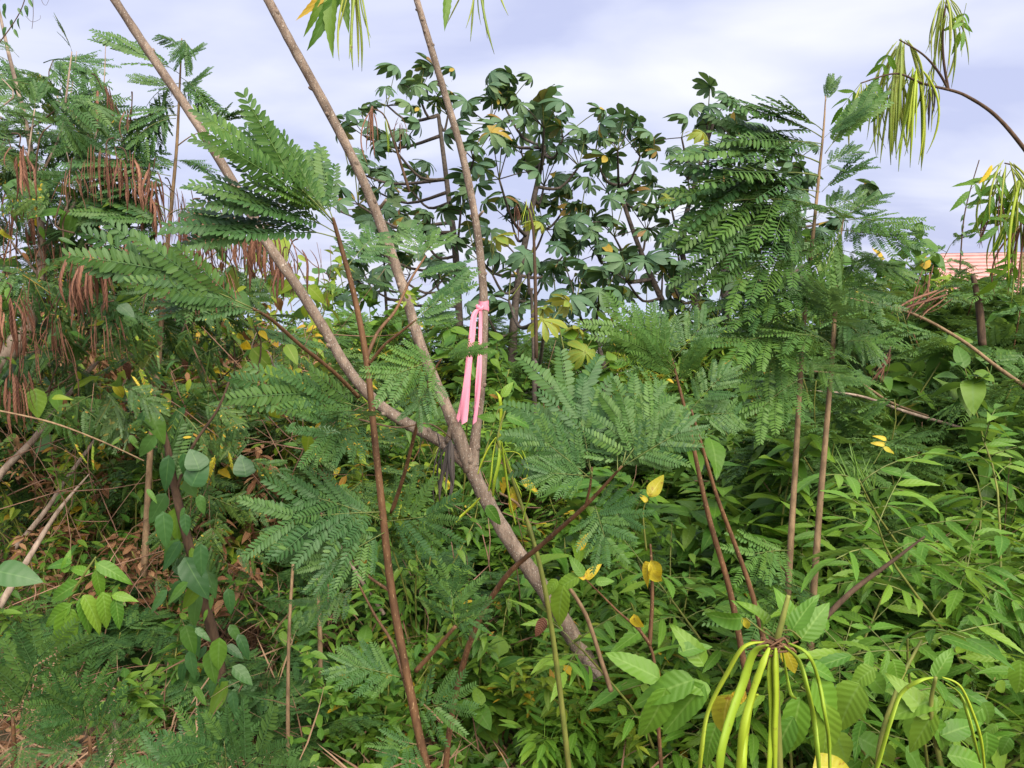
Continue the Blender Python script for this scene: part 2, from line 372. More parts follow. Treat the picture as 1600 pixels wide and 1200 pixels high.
def frond(parent, B, T, N=None, kind='spread', mat=None, detail=True, m=0.5, roll=0.0, wide=1.0):
    """a bipinnate leaf from B to T"""
    mat = mat or LEUC
    tocam = (CAM - B).normalized()
    if N is None: N = V(0, 0, 1) * (1 - m) + tocam * m
    N = Vector(N) + V(U(-roll, roll), U(-roll, roll), U(-roll, roll))
    ln = (T - B).length / CHORD[kind]
    vi = random.randrange(4); rm, it, j = FROND[kind][vi]
    # the modelled rachis bends: its chord is tilted, so tilt the frame back up
    M = frame(B, T, N, ln, sy=ln * wide) @ rot('Y', -0.15)
    if detail:
        o = link('frond', rm, M, parent)
        for v_, Mi in it: 
            c = bpy.data.objects.new('pinna', pinna_mesh(v_, mat)); COL.objects.link(c); c.parent = o; c.matrix_basis = Mi
    else:
        k = (kind, vi, mat.name)
        if k not in FJ: FJ[k] = j.mesh('frond', mat)
        o = link('frond', FJ[k], M, parent)
    return o
def fr(parent, bx, by, tx, ty, d, d2=None, **k):
    return frond(parent, P(bx, by, d), P(tx, ty, d if d2 is None else d2), **k)

# --- trumpet-bush leaf: odd-pinnate, serrated leaflets
TLET = [blade(0.095, 0.0235 * U(0.85, 1.2), n=16, prof=prof_lance, serr=0.16, fold=U(0.15, 0.45), curl=U(0.05, 0.38), wave=U(0, .06), side=U(-.12, .12)) for _ in range(6)]
TLM = {}
def tl_mesh(i, mat):
    if (i, mat.name) not in TLM: TLM[(i, mat.name)] = TLET[i].mesh('leaflet', mat)
    return TLM[(i, mat.name)]
def make_tleaf():
    np_ = random.choice((2, 3, 3)); r = Raw(); Ln = 0.05 + 0.035 * np_; bend = U(0.1, 0.4)
    pos = lambda t: V(Ln * t, 0, -bend * Ln * t * t)
    tube(r, [pos(i / 4) for i in range(5)], [0.0016, 0.0008], sides=4, k=1)
    it = []
    for i in range(np_):
        t = 0.38 + 0.6 * i / np_
        for sg in (-1, 1):
            it.append((random.randrange(6), T_(*pos(t)) @ rot('Z', R(U(48, 68)) * sg) @ rot('Y', R(U(8, 38))) @ rot('X', R(U(-20, 20))) @ Matrix.Scale(U(0.75, 1.0), 4)))
    it.append((random.randrange(6), T_(*pos(1)) @ rot('Z', R(U(-10, 10))) @ rot('Y', R(U(15, 45))) @ rot('X', R(U(-20, 20))) @ Matrix.Scale(U(0.95, 1.15), 4)))
    j = Raw(); j.add_raw(r)
    for a, M in it: j.add_raw(TLET[a], M, rnd=U(0, 0.35))
    return r.mesh('leaf_stalk', RACH), it, j
TLEAF = [make_tleaf() for _ in range(8)]
TLJ = {}
def tleaf(parent, M, mat=None, detail=True):
    mat = mat or TEC; i = random.randrange(8); rm, it, j = TLEAF[i]
    if detail:
        o = link('leaf', rm, M, parent)
        for a, Mi in it:
            c = bpy.data.objects.new('leaflet', tl_mesh(a, mat)); COL.objects.link(c); c.parent = o; c.matrix_basis = Mi
    else:
        if (i, mat.name) not in TLJ: TLJ[(i, mat.name)] = j.mesh('leaf', mat)
        o = link('leaf', TLJ[(i, mat.name)], M, parent)
    return o

# --- simple leaves
HLEAF = [blade(0.055, 0.021 * U(0.85, 1.25), n=5, prof=prof_lance, fold=U(0.1, 0.5), curl=U(0.0, 0.5), side=U(-.1, .1)) for _ in range(6)]
OLEAF = [blade(0.10, 0.060 * U(0.85, 1.1), n=9, prof=prof_ovate, fold=U(0.05, 0.3), curl=U(0.05, 0.35), wave=U(0, .05), side=U(-.1, .1)) for _ in range(6)]
SLEAF = [blade(0.12, 0.055 * U(0.9, 1.1), n=16, prof=prof_ovate, serr=0.07, fold=U(0.1, 0.35), curl=U(0.1, 0.45), wave=U(.02, .07), side=U(-.1, .1)) for _ in range(6)]
CLEAF = [blade(0.10, 0.05, n=10, prof=prof_ovate, fold=U(0.6, 1.3), curl=U(0.5, 0.9), wave=0.12, side=U(-.4, .4)) for _ in range(4)]
SIMPLE = {}
def simple(kind, parent, M, mat, name='leaf'):
    lst = {'herb': HLEAF, 'oval': OLEAF, 'serrate': SLEAF, 'crumpled': CLEAF}[kind]
    i = random.randrange(len(lst)); k = (kind, i, mat.name)
    if k not in SIMPLE: SIMPLE[k] = lst[i].mesh('leaf', mat)
    return link(name, SIMPLE[k], M, parent)

# --- cecropia leaf: lobes round the stalk's end
def make_cec():
    r = Raw(); n = random.choice((8, 9, 9, 10)); big = U(0, 6.28)
    droop = U(0.25, 0.75)
    for i in range(n):
        a = 2 * math.pi * (i + 0.5) / n * 0.93 + U(-.06, .06)
        s = 0.62 + 0.38 * (0.5 - 0.5 * math.cos(a + 0.25))
        lb = blade(0.25 * s * U(.9, 1.08), 0.105 * s, n=7, prof=prof_obov, fold=U(0.05, 0.3), curl=droop * U(0.7, 1.4), wave=U(0, .04), side=U(-.08, .08))
        M = rot('Z', a) @ rot('Y', R(U(2, 18))) @ rot('X', R(U(-10, 10)))
        r.add_raw(lb, M, rnd=U(0, 0.08))
    return r
CECR = [make_cec() for _ in range(7)]
CECM = [r.mesh('leaf', CEC) for r in CECR]; CECYM = [r.mesh('leaf', CECY) for r in CECR[:2]]

# --- pods, 1 unit long along x, bending in z
def make_pod(bend, rr, flat, wob=0.0):
    r = Raw(); n = 12; pts, rad = [], []
    for i in range(n + 1):
        t = i / n
        pts.append(V(t, wob * math.sin(t * 7), bend * 4 * t * (1 - t)))
        rad.append(rr * (0.28 + 0.72 * min(1, t * 9)) * (1 if t < 0.72 else max(0.06, (1 - t) / 0.28) ** 0.7))
    tube(r, pts, rad, sides=8, k=1, flat=flat)
    c = r.C(); c[:, 1] = np.abs(c[:, 1] * 2 % 1 - 0.5) * 2
    return r
PODR = {'long': [make_pod(b, 0.018, 0.7, wb) for b, wb in ((0.02, 0.0), (0.06, 0.006), (0.11, 0.004), (-0.05, .008), (0.16, 0.0))],
        'flat': [make_pod(b, 0.042, 0.2, w_) for b, w_ in ((0.03, .01), (-0.05, .02), (0.09, .012), (.16, .03))],
        'thin': [make_pod(b, 0.013, 0.7, wb) for b, wb in ((0.03, 0.006), (0.08, 0.01), (-0.06, 0.012))]}
PODM = {}
def pod(parent, B, T, mat, kind='long', N=None, v=None, thick=1.0):
    i = random.randrange(len(PODR[kind])) if v is None else v
    k = (kind, i, mat.name)
    if k not in PODM: PODM[k] = PODR[kind][i].mesh('pod', mat)
    ln = (T - B).length
    N = N if N is not None else V(U(-1, 1), U(-1, 1), 0.6)
    return link('pod', PODM[k], frame(B, T, N, ln, sy=ln * thick, sz=ln), parent)
def pods(parent, cx, cy, d, n, ln, spread, mat, kind='long', stalk=None, thick=1.0, depth=0.12, top=12, par=0.25):
    """a bunch of pods hanging from (cx, cy): lengths and spread in photograph pixels"""
    c = P(cx, cy, d)
    for i in range(n):
        a = U(0, 6.283); rr = S(spread, d) * math.sqrt(U(0.02, 1)) * U(.6, 1.25)
        B = c + V(math.cos(a) * rr * par, math.sin(a) * rr * par, U(-S(top, d), S(top, d) * 0.4))
        l = S(ln, d) * U(0.45, 1.15)
        Tp = c + V(math.cos(a) * rr, math.sin(a) * min(rr, depth), -l)
        pod(parent, B, Tp, mat, kind, N=V(math.cos(a), math.sin(a), 0.9), thick=thick)
    if stalk is not None:
        r = Raw(); tube(r, [stalk - c, (stalk - c) * 0.45 + V(U(-.02, .02), 0, S(9, d)), V(0, 0, 0)], [0.003, 0.0018], sides=5, k=4)
        link('pod_stalk', r.mesh('pod_stalk', STEMG if mat in (PODG, PODT) else TWIGD), Matrix.Translation(c), parent)
# ------------------------------------------------------------------ ground, sea
def gz(x, y):
    b = 0.05 * math.sin(x * 1.7 + 0.6) * math.cos(y * 1.3) + 0.03 * math.sin(x * 4.1 + y * 2.7)
    b *= max(0, min(1, (14 - abs(y)) / 6)) if abs(x) < 30 else 0
    return b - (max(0, y - 13) ** 1.0) * 0.125 * (1 if y < 440 else 0) - (53.4 if y >= 440 else 0)
xs = [-6000, -2500, -1000, -400, -160, -70, -30, -16] + [i * 0.2 - 9 for i in range(91)] + [16, 30, 70, 160, 400, 1000, 2500, 6000]
ys = [-400, -120, -40, -12, -4] + [i * 0.2 - 2 for i in range(71)] + [12.6, 13, 14, 16, 20, 28, 40, 70, 120, 200, 300, 420, 470, 560]
gr = Raw(); vv = [(x, y, gz(x, y)) for y in ys for x in xs]; nx = len(xs)
gr.add(vv, [(j * nx + i, j * nx + i + 1, (j + 1) * nx + i + 1, (j + 1) * nx + i) for j in range(len(ys) - 1) for i in range(nx - 1)], np.zeros((len(vv), 3)))
gm, t = newmat('soil'); N = t.nodes.new; K = t.links.new
tcn = N('ShaderNodeTexCoord'); a = N('ShaderNodeTexNoise'); a.inputs['Scale'].default_value = 14; a.inputs['Detail'].default_value = 8; a.inputs['Roughness'].default_value = 0.7
K(tcn.outputs['Object'], a.inputs['Vector'])
rp = N('ShaderNodeValToRGB'); K(a.outputs['Fac'], rp.inputs[0]); el = rp.color_ramp.elements
el[0].position = 0.3; el[0].color = (0.045, 0.028, 0.020, 1); el[1].position = 0.72; el[1].color = (0.20, 0.125, 0.085, 1)
x = el.new(0.5); x.color = (0.11, 0.062, 0.042, 1)
b = N('ShaderNodeTexNoise'); b.inputs['Scale'].default_value = 0.35; b.inputs['Detail'].default_value = 4; K(tcn.outputs['Object'], b.inputs['Vector'])
mr = N('ShaderNodeMapRange'); K(b.outputs['Fac'], mr.inputs[0]); mr.inputs[1].default_value = 0.45; mr.inputs[2].default_value = 0.6
sx = N('ShaderNodeSeparateXYZ'); K(tcn.outputs['Object'], sx.inputs[0]); far = N('ShaderNodeMapRange'); K(sx.outputs[1], far.inputs[0]); far.inputs[1].default_value = 9; far.inputs[2].default_value = 15
mxx = N('ShaderNodeMath'); mxx.operation = 'MAXIMUM'; K(mr.outputs[0], mxx.inputs[0]); K(far.outputs[0], mxx.inputs[1])
mm = N('ShaderNodeMix'); mm.data_type = 'RGBA'; mmf = N('ShaderNodeMath'); mmf.operation = 'MULTIPLY'; mmf.inputs[1].default_value = 0.8; K(mxx.outputs[0], mmf.inputs[0]); K(mmf.outputs[0], mm.inputs[0])
K(rp.outputs[0], mm.inputs[6]); mm.inputs[7].default_value = (0.045, 0.075, 0.025, 1)
bp = N('ShaderNodeBump'); bp.inputs['Distance'].default_value = 0.03; K(a.outputs['Fac'], bp.inputs['Height'])
pb = N('ShaderNodeBsdfPrincipled'); K(mm.outputs[2], pb.inputs['Base Color']); pb.inputs['Roughness'].default_value = 0.95; K(bp.outputs[0], pb.inputs['Normal'])
o = N('ShaderNodeOutputMaterial'); K(pb.outputs[0], o.inputs[0])
g = link('ground', gr.mesh('ground', gm), Matrix.Identity(4)); g['kind'] = 'structure'
sm, t = newmat('sea_water'); pb = t.nodes.new('ShaderNodeBsdfPrincipled'); pb.inputs['Base Color'].default_value = (0.16, 0.24, 0.34, 1); pb.inputs['Roughness'].default_value = 0.25
nz = t.nodes.new('ShaderNodeTexNoise'); nz.inputs['Scale'].default_value = 0.08; tcn = t.nodes.new('ShaderNodeTexCoord'); t.links.new(tcn.outputs['Object'], nz.inputs['Vector'])
bp = t.nodes.new('ShaderNodeBump'); bp.inputs['Distance'].default_value = 2.0; bp.inputs['Strength'].default_value = 0.5; t.links.new(nz.outputs[0], bp.inputs['Height']); t.links.new(bp.outputs[0], pb.inputs['Normal'])
bp.inputs['Distance'].default_value = 0.15; pb.inputs['Roughness'].default_value = 0.12
o = t.nodes.new('ShaderNodeOutputMaterial'); t.links.new(pb.outputs[0], o.inputs[0])
se = Raw(); se.add([(-60000, 380, -50), (60000, 380, -50), (60000, 60000, -50), (-60000, 60000, -50)], [(0, 1, 2, 3)], np.zeros((4, 3)))
s_ = link('sea', se.mesh('sea', sm, False), Matrix.Identity(4)); s_['kind'] = 'structure'

def plain(name, col, rough=0.8):
    m, t = newmat(name); pb = t.nodes.new('ShaderNodeBsdfPrincipled'); pb.inputs['Roughness'].default_value = rough
    nz = t.nodes.new('ShaderNodeTexNoise'); nz.inputs['Scale'].default_value = 3; nz.inputs['Detail'].default_value = 6
    tcn = t.nodes.new('ShaderNodeTexCoord'); t.links.new(tcn.outputs['Object'], nz.inputs['Vector'])
    rp = t.nodes.new('ShaderNodeValToRGB'); t.links.new(nz.outputs[0], rp.inputs[0])
    rp.color_ramp.elements[0].position = 0.3; rp.color_ramp.elements[0].color = (*[c * 0.72 for c in col], 1)
    rp.color_ramp.elements[1].position = 0.7; rp.color_ramp.elements[1].color = (*[min(1, c * 1.12) for c in col], 1)
    t.links.new(rp.outputs[0], pb.inputs['Base Color']); o = t.nodes.new('ShaderNodeOutputMaterial'); t.links.new(pb.outputs[0], o.inputs[0])
    return m
ROOF = plain('pink_roof', (0.55, 0.29, 0.27)); CREAM = plain('cream_wall', (0.6, 0.52, 0.38)); WHITE = plain('white_wall', (0.50, 0.49, 0.47)); GLASS = plain('dark_glass', (0.03, 0.04, 0.05), 0.15); PEACH = plain('peach_roof', (0.55, 0.34, 0.26))
def box(r, x0, x1, y0, y1, z0, z1):
    r.add([(x0, y0, z0), (x1, y0, z0), (x1, y1, z0), (x0, y1, z0), (x0, y0, z1), (x1, y0, z1), (x1, y1, z1), (x0, y1, z1)],
          [(3, 2, 1, 0), (4, 5, 6, 7), (0, 1, 5, 4), (1, 2, 6, 5), (2, 3, 7, 6), (3, 0, 4, 7)], np.zeros((8, 3)))
def house(name, label, loc, rz, W, D, H, rise, wall, roof, courses, group=None, win=2):
    h = thing(name, label, 'house', loc, group); M = Matrix.Translation(loc) @ rot('Z', rz)
    r = Raw(); box(r, -W / 2, W / 2, -D / 2, D / 2, 0, H)
    r.add([(-W / 2, -D / 2, H), (-W / 2, D / 2, H), (-W / 2, 0, H + rise), (W / 2, -D / 2, H), (W / 2, D / 2, H), (W / 2, 0, H + rise)], [(0, 2, 1), (3, 4, 5)], np.zeros((6, 3)))
    link('wall', r.mesh('wall', wall, False), M, h)
    ov = 0.35; sl = rise / (D / 2)
    for sg, nm in ((-1, 'roof'), (1, 'roof')):
        r = Raw(); n = courses
        for i in range(n):
            a0 = i / n; a1 = (i + 1) / n + 0.12 / n
            y0 = sg * (D / 2 + ov) * (1 - a0); y1 = sg * (D / 2 + ov) * (1 - a1)
            z0 = H - ov * sl + (rise + ov * sl) * a0; z1 = H - ov * sl + (rise + ov * sl) * a1
            th = 0.06
            x0, x1 = -W / 2 - ov, W / 2 + ov
            r.add([(x0, y0, z0 + th), (x1, y0, z0 + th), (x1, y1, z1 + 0.01), (x0, y1, z1 + 0.01), (x0, y0, z0), (x1, y0, z0)],
                  [(0, 1, 2, 3) if sg < 0 else (3, 2, 1, 0), (4, 5, 1, 0)], np.zeros((6, 3)))
        link('roof', r.mesh('roof', roof, False), M, h)
    for i in range(win):
        wx = -W / 2 + W * (i + 0.5) / win
        r = Raw(); box(r, -W * 0.08, W * 0.08, -0.05, 0.05, -0.55, 0.55)
        wo_ = link('window', r.mesh('window', WHITE, False), M @ T_(wx, -D / 2, H * 0.6), h)
        r = Raw(); box(r, -W * 0.07, W * 0.07, -0.06, -0.052, -0.48, 0.48)
        link('pane', r.mesh('pane', GLASS, False), M @ T_(wx, -D / 2, H * 0.6), wo_)
pr = P(1712, 372, 22)
house('house', 'house with a pink tiled roof showing through the pods at the edge of the scrub', V(pr.x, pr.y, gz(pr.x, pr.y) - 0.3), R(-32), 7.0, 6.0, 2.55 - gz(pr.x, pr.y) - 1.05, 1.35, CREAM, ROOF, 14)
fl = ['small white house with a peach roof on the far slope below the lobed-leaf trees', 'tiny pale house on the far slope beside the peach roofed one', 'tiny white house far down the slope under the leaning dark trunks', 'tiny pale house far behind the two brown stems', 'small white house far down the slope left of the ribbon tree', 'tiny white house far behind the yellow lobed leaf']
for i, (px, py, d) in enumerate(((1020, 528, 150), (1062, 532, 165), (975, 548, 140), (1105, 530, 170), (470, 535, 150), (915, 552, 135))):
    q = P(px, py, d); house('far_house', fl[i], V(q.x, q.y, gz(q.x, q.y) - 0.2), R(U(-30, 30)), U(3.4, 4.6), 4.0, max(1.5, q.z - gz(q.x, q.y)), 1.4, WHITE if i != 3 else CREAM, PEACH if i % 2 == 0 else WHITE, 5, 'houses far down the slope')

# ------------------------------------------------------------------ undergrowth that nobody could count
def mass_mesh(name, mat, pos, ax, nrm, ln, wd, rnd, kind, tri=False):
    """many folded four-face leaves in one mesh"""
    n = len(pos); Y = np.cross(nrm, ax); Y /= np.linalg.norm(Y, axis=1)[:, None] + 1e-9
    Z = np.cross(ax, Y)
    prof = [(0, 0.04), (0.36, 1.0), (0.7, 0.72), (1.0, 0.02)]
    vs_, cs = [], []
    for t_, w_ in prof:
        for sd_ in (-1, 0, 1):
            p = pos + ax * (ln * t_)[:, None] + Y * (sd_ * w_ * wd / 2)[:, None] + Z * ((0.25 * abs(sd_) * w_ * wd / 2) - 0.22 * ln * t_ * t_)[:, None]
            vs_.append(p); cs.append(np.stack([np.full(n, t_), np.full(n, float(sd_)), rnd], 1))
    v = np.stack(vs_, 1).reshape(-1, 3); c = np.stack(cs, 1).reshape(-1, 3)
    base = np.arange(n)[:, None, None] * 12
    q = np.array([[3 * i + j, 3 * i + j + 3, 3 * i + j + 4, 3 * i + j + 1] for i in range(3) for j in range(2)])[None]
    f = (base + q).reshape(-1, 4)
    me = bpy.data.meshes.new(name); me.vertices.add(len(v)); me.vertices.foreach_set('co', v.astype(np.float32).ravel())
    me.loops.add(f.size); me.loops.foreach_set('vertex_index', f.astype(np.int32).ravel())
    me.polygons.add(len(f)); me.polygons.foreach_set('loop_start', np.arange(0, f.size, 4, dtype=np.int32))
    me.update(calc_edges=True)
    a = me.attributes.new('lc', 'FLOAT_VECTOR', 'POINT'); a.data.foreach_set('vector', c.astype(np.float32).ravel())
    me.materials.append(mat); me.validate()
    o = link(name, me, Matrix.Identity(4)); o['kind'] = 'stuff'
    return o
gzv = np.vectorize(gz)
def unit(a): return a / (np.linalg.norm(a, axis=1)[:, None] + 1e-9)
def fnoise(x, y, s): return np.sin(x * s + 1.3 * np.sin(y * s * 0.7 + s)) * np.cos(y * s * 1.1 + np.sin(x * s * 0.6 + 2)) 
def carpet(name, label, cat, mat, n, y0, y1, hmax, l0, l1, aspect, dens, flat=0.5, zoff=0.0):
    y = y0 * (y1 / y0) ** rng.random(n); x = (rng.random(n) * 2 - 1) * (y * 0.72 + 0.5)
    keep = rng.random(n) < np.clip(dens(x, y), 0, 1); x, y = x[keep], y[keep]; m = len(x)
    z = gzv(x, y) + zoff + hmax * rng.random(m) ** 1.4 * (0.55 + 0.45 * fnoise(x, y, 3.1))
    ax = unit(np.stack([rng.normal(size=m), rng.normal(size=m), rng.normal(size=m) * flat + 0.1], 1))
    nr = unit(np.stack([rng.normal(size=m) * 0.5, rng.normal(size=m) * 0.5 - 0.3, np.ones(m)], 1))
    ln = l0 + (l1 - l0) * rng.random(m); o = mass_mesh(name, mat, np.stack([x, y, z], 1), ax, nr, ln, ln * aspect, rng.random(m), None)
    o['label'] = label; o['category'] = cat
    return o
carpet('ground_cover', 'low mass of small green leaves covering the ground under the scrub', 'ground cover', HERB, 105000, 2.1, 13, 0.42, 0.030, 0.072, 0.42,
       lambda x, y: 0.85 + 0.3 * fnoise(x, y, 1.7) - 0.8 * np.clip((-x - 0.2) / 0.6, 0, 1) * np.clip((4.6 - y) / 1.2, 0, 1))
carpet('leaf_litter', 'brown fallen leaves lying on the soil', 'leaf litter', DRYL, 16000, 2.0, 8, 0.04, 0.03, 0.07, 0.4, lambda x, y: 0.8 + 0 * x, flat=0.25, zoff=0.01)
carpet('straw', 'tangle of dry straw and thin twigs on the ground at the lower left', 'straw', STRAW, 30000, 2.0, 6.5, 0.42, 0.06, 0.26, 0.028,
       lambda x, y: 0.10 + 0.6 * np.clip((-x + 0.1) / 0.6, 0, 1) * (0.6 + 0.5 * fnoise(x, y, 2.3)), flat=0.8, zoff=0.01)

# ------------------------------------------------------------------ shrubs: templates, then copies
def shrub_template(kind, h, spread, nst, seed):
    random.seed(seed); st = Raw(); leaves = []
    for s in range(nst):
        a = U(0, 6.283); out = spread * U(0.2, 1.0); hh = h * U(0.6, 1.05)
        p = [V(U(-.04, .04), U(-.04, .04), 0), V(math.cos(a) * out * 0.35, math.sin(a) * out * 0.35, hh * 0.5), V(math.cos(a) * out * 0.8 + U(-.05, .05), math.sin(a) * out * 0.8, hh * 0.85), V(math.cos(a) * out, math.sin(a) * out, hh)]
        tube(st, p, [0.005, 0.0018], sides=5, k=3)
        path, _ = smooth_path(p, [0] * 4, 6)
        if kind == 'tec':
            for i in range(5, len(path), 2):
                for sg in (0, 1):
                    if U(0, 1) < 0.1: continue
                    az = i * 0.8 + sg * 3.14 + U(-.4, .4)
                    leaves.append(('tec', random.randrange(8), T_(*path[i]) @ rot('Z', az) @ rot('Y', R(U(-50, 0))) @ rot('X', R(U(-15, 15))) @ Matrix.Scale(U(0.85, 1.3), 4)))
        elif kind == 'leu':
            for i in range(6, len(path), 2):
                az = i * 1.2 + U(-.5, .5)
                leaves.append(('leu', random.randrange(4), T_(*path[i]) @ rot('Z', az) @ rot('Y', R(U(-45, 5))) @ rot('X', R(U(-15, 15))) @ Matrix.Scale(U(0.7, 1.1), 4)))
        else:
            for i in range(3, len(path)):
                for q in range(3 if kind == 'herb' else 2):
                    az = U(0, 6.283); b = path[i] + V(U(-.03, .03), U(-.03, .03), U(-.03, .03))
                    leaves.append((kind, random.randrange(6), T_(*b) @ rot('Z', az) @ rot('Y', R(U(-40, 35))) @ rot('X', R(U(-25, 25))) @ Matrix.Scale(U(0.7, 1.35), 4)))
    return st, leaves
RAWOF = {'herb': HLEAF, 'oval': OLEAF, 'serrate': SLEAF}
def raw_of(k, i):
    return TLEAF[i][2] if k == 'tec' else FROND['spread'][i][2] if k == 'leu' else RAWOF[k][i]
TPL = {}
def shrub(name, label, kind, mat, x, y, scale, h=0.7, spread=0.4, nst=7, var=0, detail=False, group=None, cat='shrub', hmul=1.0, stem=None):
    key = (kind, round(h, 2), round(spread, 2), nst, var)
    if key not in TPL:
        stt = random.getstate(); TPL[key] = list(shrub_template(kind, h, spread, nst, hash(str(key)) % 1 + 100 + var * 17 + nst)) + [{}, {}]; random.setstate(stt)
    st, leaves, ms_, mj = TPL[key]
    loc = V(x, y, gz(x, y) - 0.02); b = thing(name, label, cat, loc, group)
    M = Matrix.Translation(loc) @ rot('Z', U(0, 6.28)) @ Matrix.Diagonal((scale, scale, scale * hmul, 1))
    sm_ = stem or STEMG
    if sm_.name not in ms_: ms_[sm_.name] = st.mesh('stems', sm_)
    link('stem', ms_[sm_.name], M, b)
    if detail:
        for k, i, Ml in leaves:
            if k == 'tec': tleaf(b, M @ Ml, mat, detail == 2)
            elif k == 'leu':
                kk = ('spread', i, mat.name)
                if kk not in FJ: FJ[kk] = FROND['spread'][i][2].mesh('frond', mat)
                link('frond', FJ[kk], M @ Ml, b)
            else:
                kk = (k, i, mat.name)
                if kk not in SIMPLE: SIMPLE[kk] = RAWOF[k][i].mesh('leaf', mat)
                link('leaf', SIMPLE[kk], M @ Ml, b)
    else:
        if mat.name not in mj:
            j = Raw()
            for k, i, Ml in leaves: j.add_raw(raw_of(k, i), Ml, rnd=(i * 0.37 + j.n * 0.013) % 1)
            mj[mat.name] = j.mesh('foliage', mat)
        link('foliage', mj[mat.name], M, b)
    return b
def zone(px):
    for lim, z in ((170, 'under the tangled tree'), (330, 'around the vine stump'), (480, 'behind the leftmost limb'), (640, 'around the brown stem'), (800, 'below the fork and the ribbon'), (960, 'right of the forked trunk'), (1120, 'behind the fan fronds'), (1260, 'behind the two dark brown stems'), (1400, 'right of the tall straight stems')):
        if px < lim: return z
    return 'below the pink roof'
def gx(px, y): return (px - 800) / F * y   # ground x for a picture column at distance y (roughly)
random.seed(21)
# far band: low bushes in front of the drop to the sea
WORDS = {'a': 'small leaved green', 'b': 'yellow green small leaved', 'c': 'round leaved green', 'd': 'bright green divided leaf', 'e': 'feathery leaved', 's': 'broad toothed leaf', 'o': 'smooth oval leaf', 'y': 'yellow green narrow leaf', 'w': 'withered brown'}
for i in range(90):
    y = U(6.8, 15); x = U(-0.75, 0.75) * y; px = 800 + F * x / y
    k, mt, nm = random.choice((('herb', HERB, 'a'), ('herb', HERBY, 'b'), ('oval', HERB, 'c'), ('tec', TEC, 'd'), ('leu', LEUCG, 'e')))
    side = 1.0 + 0.9 * max(0, abs(x) / y - 0.28); hm = U(0.62, 0.92) * side
    shrub('far_shrub', ('tall ' if hm > .85 else 'low ') + WORDS[nm] + ' shrub far back ' + zone(px), k, mt, x, y, U(1.3, 2.0), h=0.7, spread=0.5, nst=9, var=i % 3, group='shrubs in the far low belt', hmul=hm)
# middle band, 4 to 8.5 m
for i in range(135):
    y = U(4.2, 8.5); x = U(-0.72, 0.72) * y; px = 800 + F * x / y
    if i >= 96: y = U(3.5, 6.0); px = U(-30, 500); x = gx(px, y)
    if px > 1250: k, mt, nm = random.choice((('herb', HERB, 'a'), ('herb', HERBY, 'b'), ('oval', HERB, 'c'), ('leu', LEUCD, 'e'), ('leu', LEUCG, 'e'), ('herb', HERB, 'a')))
    elif px < 480: k, mt, nm = random.choice((('herb', HERBY, 'b'), ('herb', HERB, 'a'), ('leu', LEUCD, 'e'), ('herb', HERBY, 'b'), ('herb', DRYL, 'w')))
    else: k, mt, nm = random.choice((('herb', HERB, 'a'), ('herb', HERB, 'a'), ('leu', LEUCG, 'e'), ('tec', TEC, 'd'), ('oval', HERB, 'c')))
    tall = 1.0
    if px > 1270: tall = U(1.5, 2.2) if y > 4.8 else 1.1
    elif px < 430: tall = U(1.2, 1.9) if y > 4.6 else U(1.0, 1.4)
    elif y < 6: tall = 0.85
    if 1375 < px < 1510 and y < 5.6: continue
    shrub('scrub_shrub', ('tall ' if tall > 1.3 else '') + WORDS[nm] + ' shrub midway back ' + zone(px), k, mt, x, y, U(1.0, 1.5), h=0.7, spread=0.45, nst=9, var=3 + i % 3, group='shrubs in the middle of the scrub', hmul=tall * U(0.8, 1.1))
for i in range(16):
    y = U(3.3, 4.6); px = U(1255, 1640)
    if 1370 < px < 1520: continue
    k, mt, nm = random.choice((('herb', HERB, 'a'), ('herb', HERBY, 'b'), ('oval', HERB, 'c'), ('leu', LEUCG, 'e')))
    shrub('scrub_shrub', 'tall ' + WORDS[nm] + ' shrub fairly near ' + zone(px), k, mt, gx(px, y), y, U(1.0, 1.3), h=0.7, spread=0.45, nst=9, var=3 + i % 3, group='shrubs in the middle of the scrub', hmul=U(1.2, 1.6))
# a taller belt that closes the view under the lobed-leaf trees and below the roof
for i, px in enumerate((505, 545, 590, 640, 690, 735, 780, 825, 980, 1015, 1060, 1105, 1150, 1200, 1250, 1300, 1345, 1400, 1450, 1490, 1520, 1545, 1575, 1605, 1640)):
    y = U(6.2, 8.4) if px < 1480 else U(4.6, 5.6); k, mt, nm = (('herb', HERB, 'a'), ('leu', LEUCG, 'e'), ('oval', HERB, 'c'), ('herb', HERBY, 'b'), ('leu', LEUCD, 'e'))[i % 5]
    shrub('belt_shrub', WORDS[nm] + ' shrub in the tall belt ' + zone(px), k, mt, gx(px, y), y, U(1.3, 1.7), h=0.7, spread=0.45, nst=9, var=3 + i % 3, group='shrubs in the tall belt', hmul=U(1.15, 1.35) if px < 1300 else U(1.4, 1.7) if px < 1480 else U(1.25, 1.55))
